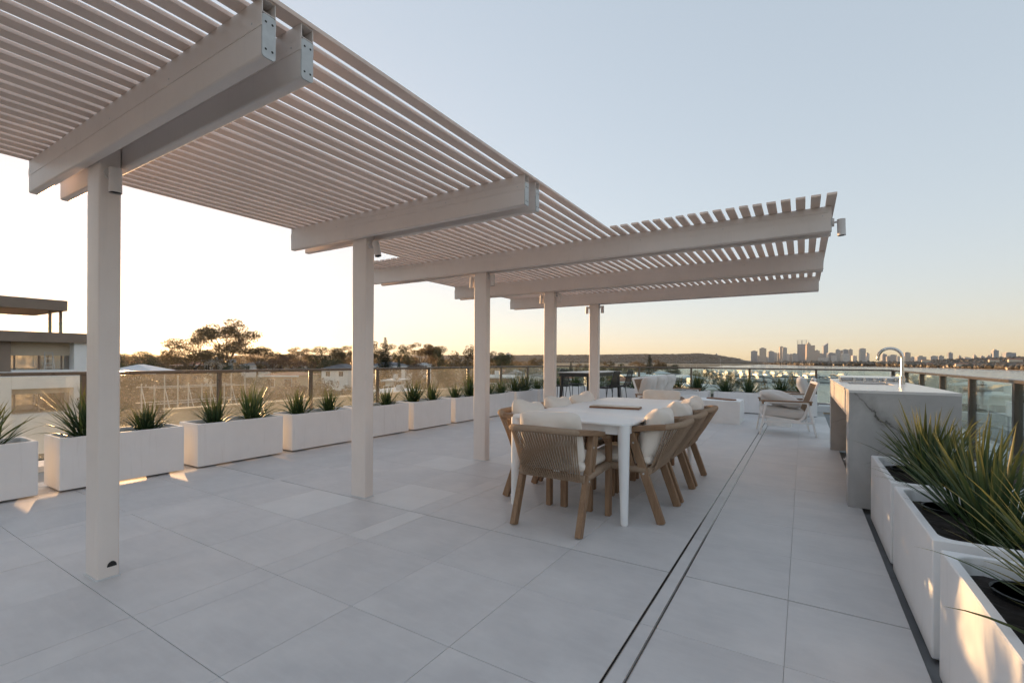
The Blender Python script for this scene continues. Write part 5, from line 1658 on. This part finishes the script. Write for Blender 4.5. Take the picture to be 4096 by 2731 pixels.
house(2698, 1508, 1536, 72, 80, 8, 'dark hipped roof in front of the cream house', wall='house_cream')
house(2770, 1536, 1542, 46, 92, 4, 'low white walled building behind the back planters', kind='flat', roof='house_white')
house(2832, 1537, 1545, 45, 34, 2.5, 'small pavilion with grey roof and white posts behind the planters', roof='roof_grey')
house(3295, 1612, 1640, 62, 70, 7, 'dark shingled roof seen through the glass beside the bench', wall='house_cream', rz=0.3)
house(2640, 1484, 1492, 170, 60, 7, 'white house half hidden in trees below the norfolk pine', roof='roof_metal')
house(2380, 1487, 1496, 130, 70, 8, 'pale house behind the bar table', roof='roof_grey')
house(2440, 1478, 1486, 190, 60, 8, 'white house past the farthest post', roof='roof_metal')
house(2270, 1500, 1512, 100, 60, 8, 'terracotta roofed house between the fourth and farthest posts', wall='house_sand', roof='roof_terracotta')
house(3700, 1652, 1662, 42, 40, 5, 'pale low roof below the bench side glass', roof='roof_metal', kind='flat')

# beige parapet of the next wing, just beyond the sunset side balustrade
pw = thing('parapet_wall', 'beige rendered parapet wall just outside the dusty glass', 'wall', (-12.12, 0, -8.5))
MB().box(-0.12, 4.9, 0, 0.12, 19.3, 8.53).build('wall', 'house_sand', pw)
MB().box(-0.15, 4.87, 8.531, 0.15, 19.33, 8.57).build('coping', 'house_sand', pw, bevel=0.01)
for y in (7.0, 11.0, 15.0):
    MB().box(0.1205, y - 0.16, 0, 0.20, y + 0.16, 8.528).build('pier', 'house_sand', pw)
mr = thing('metal_roof', 'pale metal roof with small vent outside the glass between second and third posts', 'roof', (-32.6, 32.8, -2.1), rad(20))
m = MB(); m.add([(-2.2, -3.2, 0.0), (2.2, -3.2, 0.0), (2.2, 3.2, 0.0), (-2.2, 3.2, 0.0), (-2.2, -3.2, 0.5), (2.2, -3.2, 0.12), (2.2, 3.2, 0.12), (-2.2, 3.2, 0.5)], [(0, 3, 2, 1), (4, 5, 6, 7), (0, 1, 5, 4), (1, 2, 6, 5), (2, 3, 7, 6), (3, 0, 4, 7)])
m.build('roof_sheet', 'roof_metal', mr)
MB().box(-2.1, -3.1, -7.5, 2.1, 3.1, -0.001).build('wall', 'house_sand', mr)
MB().box(-0.9, 0.4, 0.3, -0.3, 1.0, 0.85).build('vent', 'galvanised', mr)

# neighbouring white house at the sunset side: floors, dark slabs, recessed windows
NX = -56.0
def nb(px, py):
    d = ray(px, py); p = EYE + d * (NX / d[0]); return p[1], p[2]
nh = thing('modern_house', 'white modern neighbouring house with dark roof slabs beyond the first post', 'house', (NX, 6.0, -9.0))
def nbox(name, mat, x0, x1, y0, y1, z0, z1, parent=None):
    return MB().box(x0, y0 - 6.0, z0 + 9.0, x1, y1 - 6.0, z1 + 9.0).build(name, mat, parent or nh)
yR = 16.35
nbox('roof_slab', 'fascia_brown', -9.0, 0.4, -8.0, 14.7, 5.35, 6.25)
nbox('floor_slab', 'fascia_brown', -12.0, 0.3, -8.0, yR + 0.1, 2.55, 3.41)
for y in (13.75, 14.45): nbox('column', 'fascia_brown', -0.5, -0.3, y - 0.09, y + 0.09, 3.41, 5.35)
nbox('upper_wall', 'house_white', -9.0, -2.0, -8.0, 10.95, 3.41, 5.35)
for k in range(5):
    y0 = 10.98 + 1.05 * k
    nbox('glass_panel', 'glass_clear', -0.02, 0.0, y0, y0 + 1.02, 3.45, 4.35)
# wall with two long window recesses
yw0, yw1 = 11.33, 15.27
nbox('wall', 'house_white', -12.0, 0.0, yw1, yR, -9.0, 2.55)
nbox('wall', 'fascia_brown', -12.0, -0.3, -8.0, yw0, 0.0, 2.55)
nbox('wall', 'house_white', -12.0, -0.05, -8.0, yw0, -9.0, 0.0)
nbox('wall', 'house_white', -12.0, 0.0, yw0, yw1, -1.45, 0.15)
nbox('wall', 'house_white', -12.0, 0.0, yw0, yw1, -9.0, -3.62)
for z0, z1, head in ((0.15, 1.38, 2.55), (-3.62, -1.95, -1.45)):
    w_ = nbox('window', 'house_cream', -1.5, -1.2, yw0, yw1, z1, head)
    for k, (a, b) in enumerate(((0.0, 0.10), (0.11, 0.47), (0.51, 0.86), (0.88, 1.0))):
        ya, yb = yw0 + (yw1 - yw0) * a, yw0 + (yw1 - yw0) * b
        nbox('pane', 'lit_pane', -1.32, -1.30, ya, yb, z0, z1, w_)
    nbox('added_glow_sheet', 'glow_sheet_cloth', -11.6, -11.58, yw0 - 0.5, yw1 + 2.5, z0 - 0.2, z1 + 0.4, w_)  # sheet added behind the panes, backlit by the sun for a window glow
    for a in (0.105, 0.49, 0.87):
        yy = yw0 + (yw1 - yw0) * a
        nbox('mullion', 'fascia_brown', -1.36, -1.25, yy - 0.05, yy + 0.05, z0, z1, w_)
ld = thing('stepladder', 'thin metal stepladder on the neighbouring house balcony', 'ladder', (NX - 0.7, 13.75, 0.15))
m = MB()
for y in (-0.28, 0.28): m.bar((0, y, 0), (0, y * 0.93, 1.55), 0.04, 0.04, (1, 0, 0)); m.bar((0, y * 0.93, 1.55), (0.5, y, 0), 0.03, 0.03, (0, 1, 0))
m.build('rails', 'galvanised', ld)
m = MB()
for z in (0.25, 0.55, 1.0, 1.5): m.bar((0, -0.27, z), (0, 0.27, z), 0.03, 0.05)
m.build('treads', 'galvanised', ld)

# scaffold tower outside the glass next to the first post
sc = thing('scaffold', 'pale tube scaffold tower outside the dusty glass beside the first post', 'scaffold', (-24.0, 9.2, -8.0))
ys = [0.0, 0.9, 1.9, 2.9, 3.9]
for x in (0.0, -1.3):
    for y in ys:
        MB().tube([(x, y, 0), (x, y, 8.05 + (0.4 if y in (0.9, 3.9) else 0.0))], 0.03, 6).build('standard', 'scaffold_tube', sc)
for z in (1.5, 3.5, 5.4, 6.3, 7.2, 7.9):
    for x in (0.0, -1.3):
        MB().tube([(x, -0.2, z), (x, 4.1, z)], 0.022, 6).build('ledger', 'scaffold_tube', sc)
MB().box(-1.25, -0.1, 5.95, -0.05, 4.0, 6.0).build('deck', 'roof_metal', sc)
for y in ys:
    m = MB(); m.tube([(0, y, 5.4), (-1.3, y, 7.9)], 0.02, 5); m.build('brace', 'scaffold_tube', sc)

# lower wing beyond the bench side balustrade
lw = thing('lower_roof', 'white ribbed metal roof of the lower wing outside the bench side glass', 'roof', (5.0, 25.0, -1.6))
MB().box(-2.6, -2.75, -0.35, 0.85, 3.0, 0.0).build('fascia', 'ledge_white', lw)
for k in range(26):
    x = -2.5 + 0.13 * k
    MB().box(x, -2.7, 0.0005, x + 0.045, 2.95, 0.035).build('rib', 'ledge_white', lw)
MB().box(-2.4, -2.5, -7.0, 0.7, 2.8, -0.351).build('wall', 'ledge_white', lw)
lt = thing('lower_terrace', 'pale grey lower terrace deck outside the bench side glass', 'terrace', (5.0, 14.0, -2.6))
MB().box(-3.0, -9.0, -0.3, 1.0, 8.2, 0.0).build('deck', 'ledge_white', lt)
MB().box(-2.9, -8.9, -6.0, 0.9, 8.0, -0.3005).build('wall', 'ledge_white', lt)
lb = balustrade('glass_balustrade', 'frosted looking glass fence on the lower wing outside the bench side glass', (5.9, 28.0), (5.9, 16.0), [0.04, 1.9, 3.8, 5.7, 7.6, 9.5, 11.9], 'glass_dusty', 0.05)
lb.location.z = -1.6

# ------------------------------------------------------------------ marina
plain('boat_white', (0.74, 0.73, 0.71), 0.3, var=0.04, scale=0.5)
plain('boat_dark', (0.04, 0.045, 0.055), 0.4)
plain('jetty_grey', (0.22, 0.20, 0.18), 0.9, var=0.2, scale=0.4)
def hull(m, L, B, D, sheer=0.35):
    """pointed hull from stern (-L/2) to bow (L/2)"""
    st = [(-0.5, 0.88, 0.0), (-0.2, 1.0, 0.0), (0.1, 0.96, 0.05), (0.3, 0.74, 0.16), (0.43, 0.36, 0.30), (0.5, 0.03, 0.42)]
    v = []
    for f, b, s in st:
        x = f * L; h = D * (1 + sheer * s * 2)
        v += [(x, -B / 2 * b, h), (x, -B / 2 * b * 0.86, D * 0.25), (x + (0.06 * L if f > 0.4 else 0) * -1, 0, -D * 0.35 * (1 - s)), (x, B / 2 * b * 0.86, D * 0.25), (x, B / 2 * b, h)]
    f = []
    for i in range(len(st) - 1):
        for k in range(4):
            a = i * 5 + k; f.append((a, a + 1, a + 6, a + 5))
        f.append((i * 5, i * 5 + 5, i * 5 + 9, i * 5 + 4))
    f.append((0, 4, 3, 2, 1))
    return m.add(v, f)
def make_boat(kind):
    t = thing('motor_cruiser' if kind != 'sail' else 'sailing_yacht', 'x', 'boat')
    L, B, D = {'fly': (14, 4.6, 1.9), 'sport': (12, 4.0, 1.6), 'trawler': (13, 4.6, 2.1), 'sail': (12, 3.6, 1.4)}[kind]
    m = MB(); hull(m, L, B, D); m.build('hull', 'boat_white', t)
    MB().box(-L * 0.5, -B * 0.43, D * 0.2, L * 0.28, B * 0.43, D * 0.36).build('waterline_stripe', 'boat_dark', t) if False else None
    if kind == 'sail':
        m = MB(); m.box(-1.5, -1.1, D, 3.0, 1.1, D + 0.7); m.build('cabin', 'boat_white', t)
        m = MB(); m.tube([(1.0, 0, D), (1.0, 0, 17)], [0.13, 0.08], 6); m.build('mast', 'boat_white', t)
        m = MB(); m.tube([(1.0, 0, D + 1.6), (-4.5, 0, D + 1.7)], 0.16, 6); m.build('boom', 'boat_dark', t)
        return t
    h1 = {'fly': 2.1, 'sport': 1.6, 'trawler': 2.4}[kind]
    x0, x1 = -L * 0.30, L * 0.22
    m = MB(); m.add([(x0, -B * 0.40, D), (x1 + 1.2, -B * 0.36, D), (x1 + 1.2, B * 0.36, D), (x0, B * 0.40, D), (x0, -B * 0.36, D + h1), (x1, -B * 0.3, D + h1), (x1, B * 0.3, D + h1), (x0, B * 0.36, D + h1)],
          [(0, 3, 2, 1), (4, 5, 6, 7), (0, 1, 5, 4), (1, 2, 6, 5), (2, 3, 7, 6), (3, 0, 4, 7)])
    cab = m.build('cabin', 'boat_white', t)
    m = MB(); zz = D + h1 * 0.45
    m.box(x0 - 0.03, -B * 0.39, zz, x1 + 0.75, B * 0.39, D + h1 * 0.82); m.build('window_band', 'boat_dark', cab)
    if kind in ('fly', 'trawler'):
        m = MB(); m.box(x0 - 0.8, -B * 0.38, D + h1, x1 - 1.2, B * 0.38, D + h1 + 0.12); m.box(x0 + 0.6, -B * 0.34, D + h1 + 0.12, x1 - 1.4, B * 0.34, D + h1 + 0.95); m.build('flybridge', 'boat_white', t)
        m = MB(); m.box(x0 + 0.2, -B * 0.34, D + h1 + 2.0, x1 - 1.8, B * 0.34, D + h1 + 2.12)
        for sy in (-1, 1):
            for xx in (x0 + 0.4, x1 - 2.1): m.tube([(xx, sy * B * 0.3, D + h1 + 0.9), (xx, sy * B * 0.3, D + h1 + 2.0)], 0.05, 4)
        m.build('canopy', 'boat_white' if kind == 'fly' else 'boat_dark', t)
    m = MB(); m.tube([(x0 + 1, 0, D + h1), (x0 + 1, 0, D + h1 + 3.6)], 0.05, 4); m.build('aerial', 'boat_white', t)
    return t
BP = {k: make_boat(k) for k in ('fly', 'sport', 'trawler', 'sail')}
_used = set()
def put_boat(kind, px, depth, heading, label, s=1.0, group='boats moored in the marina'):
    if kind in _used: b = copy_tree(BP[kind])
    else: b = BP[kind]; _used.add(kind)
    X, Y = ground_xy(px, depth)
    b.location = (X, Y, WZ); b.rotation_euler = (0, 0, heading); b.scale = (s, s, s)
    b['label'] = label; b['group'] = group
    return b
rows = [(362, 2995, 3190, 7), (382, 2940, 3330, 13), (405, 2900, 3400, 15), (432, 2880, 3250, 13), (462, 2850, 3240, 14), (500, 2835, 3200, 14), (545, 2830, 3120, 12)]
ORD2 = ORD + ['twelfth', 'thirteenth', 'fourteenth', 'fifteenth', 'sixteenth']
rown = ['nearest', 'second', 'third', 'fourth', 'fifth', 'sixth', 'farthest']
KL = {'fly': 'white flybridge cruiser', 'sport': 'low white sports cruiser', 'trawler': 'white cruiser with dark canopy', 'sail': 'white yacht with bare mast'}
toward = YAW - H
for ri, (dp, a, b, n) in enumerate(rows):
    for k in range(n):
        px = a + (b - a) * (k + random.uniform(-0.2, 0.2)) / max(1, n - 1)
        kd = random.choices(['fly', 'sport', 'trawler', 'sail'], [4, 3, 2.2, 0.9 if ri > 1 else 0.1])[0]
        hd = (toward if random.random() < 0.6 else toward + math.pi) + random.uniform(-0.12, 0.12)
        put_boat(kd, px, dp + random.uniform(-5, 5), hd, f'{KL[kd]} in the {rown[ri]} marina row, {ORD2[k]} from the sofa end', random.uniform(0.85, 1.12))
for px, dp, kd, lab in ((3283, 395, 'fly', 'tall white flybridge cruiser seen past the back rail post beside the armchair'), (3300, 352, 'sport', 'white sports cruiser nearest the stone bench'), (3340, 430, 'trawler', 'dark canopied cruiser just over the barbecue lid'),
                        (3240, 440, 'sport', 'small white cruiser beside the upright armchair cushion'), (3640, 300, 'fly', 'white flybridge cruiser seen through the glass past the tap'), (3655, 270, 'trawler', 'cruiser moored by the jetty past the tap'), (3912, 262, 'trawler', 'lone dark canopied launch on the open river behind the glass')):
    put_boat(kd, px, dp, toward + random.uniform(-0.5, 0.5), lab, 0.9)
for i, (px, dp) in enumerate(((2700, 470), (2715, 480), (2735, 465), (2760, 490), (2785, 475), (2670, 485))):
    put_boat('sail', px, dp, toward + random.uniform(-0.3, 0.3), f'bare masted yacht in the small marina beyond the house roofs, {ORD[i]} in order of mooring', 0.7, 'yachts in the small marina beyond the roofs')
jt = thing('jetty', 'long grey timber jetty between the marina boats', 'jetty', (*ground_xy(3080, 420), WZ), YAW)
MB().box(-62, -1.2, 0.4, 58, 1.2, 0.7).build('deck', 'jetty_grey', jt)
for k in range(14):
    x = -60 + 9 * k
    MB().tube([(x, -1.4, -2), (x, -1.4, 2.4)], 0.18, 6).build('pile', 'jetty_grey', jt)
pj = thing('river_pier', 'thin dark pier on piles near the far bank', 'pier', (*ground_xy(3840, 1500), WZ), YAW - 0.28)
MB().box(-190, -1.5, 1.6, 190, 1.5, 2.2).build('deck', 'boat_dark', pj)
for k in range(40):
    MB().box(-189 + 9.6 * k, -1.0, -1, -186.5 + 9.6 * k, 1.0, 1.6).build('pile', 'boat_dark', pj)
# ------------------------------------------------------------------ evening haze
hz = Mat('haze_air')
pv = hz.n('VolumePrincipled')
pv.inputs['Color'].default_value = (0.95, 0.93, 0.92, 1)
pv.inputs['Density'].default_value = 0.000026
pv.inputs['Anisotropy'].default_value = 0.72
hz.l(pv.outputs[0], hz.out.inputs['Volume'])
hb = MB().box(-7300, -7300, -22, 7300, 7600, 330).build('haze', M['haze_air'])
tag(hb, 'thin evening haze over suburb, river and city', 'haze', kind='stuff')
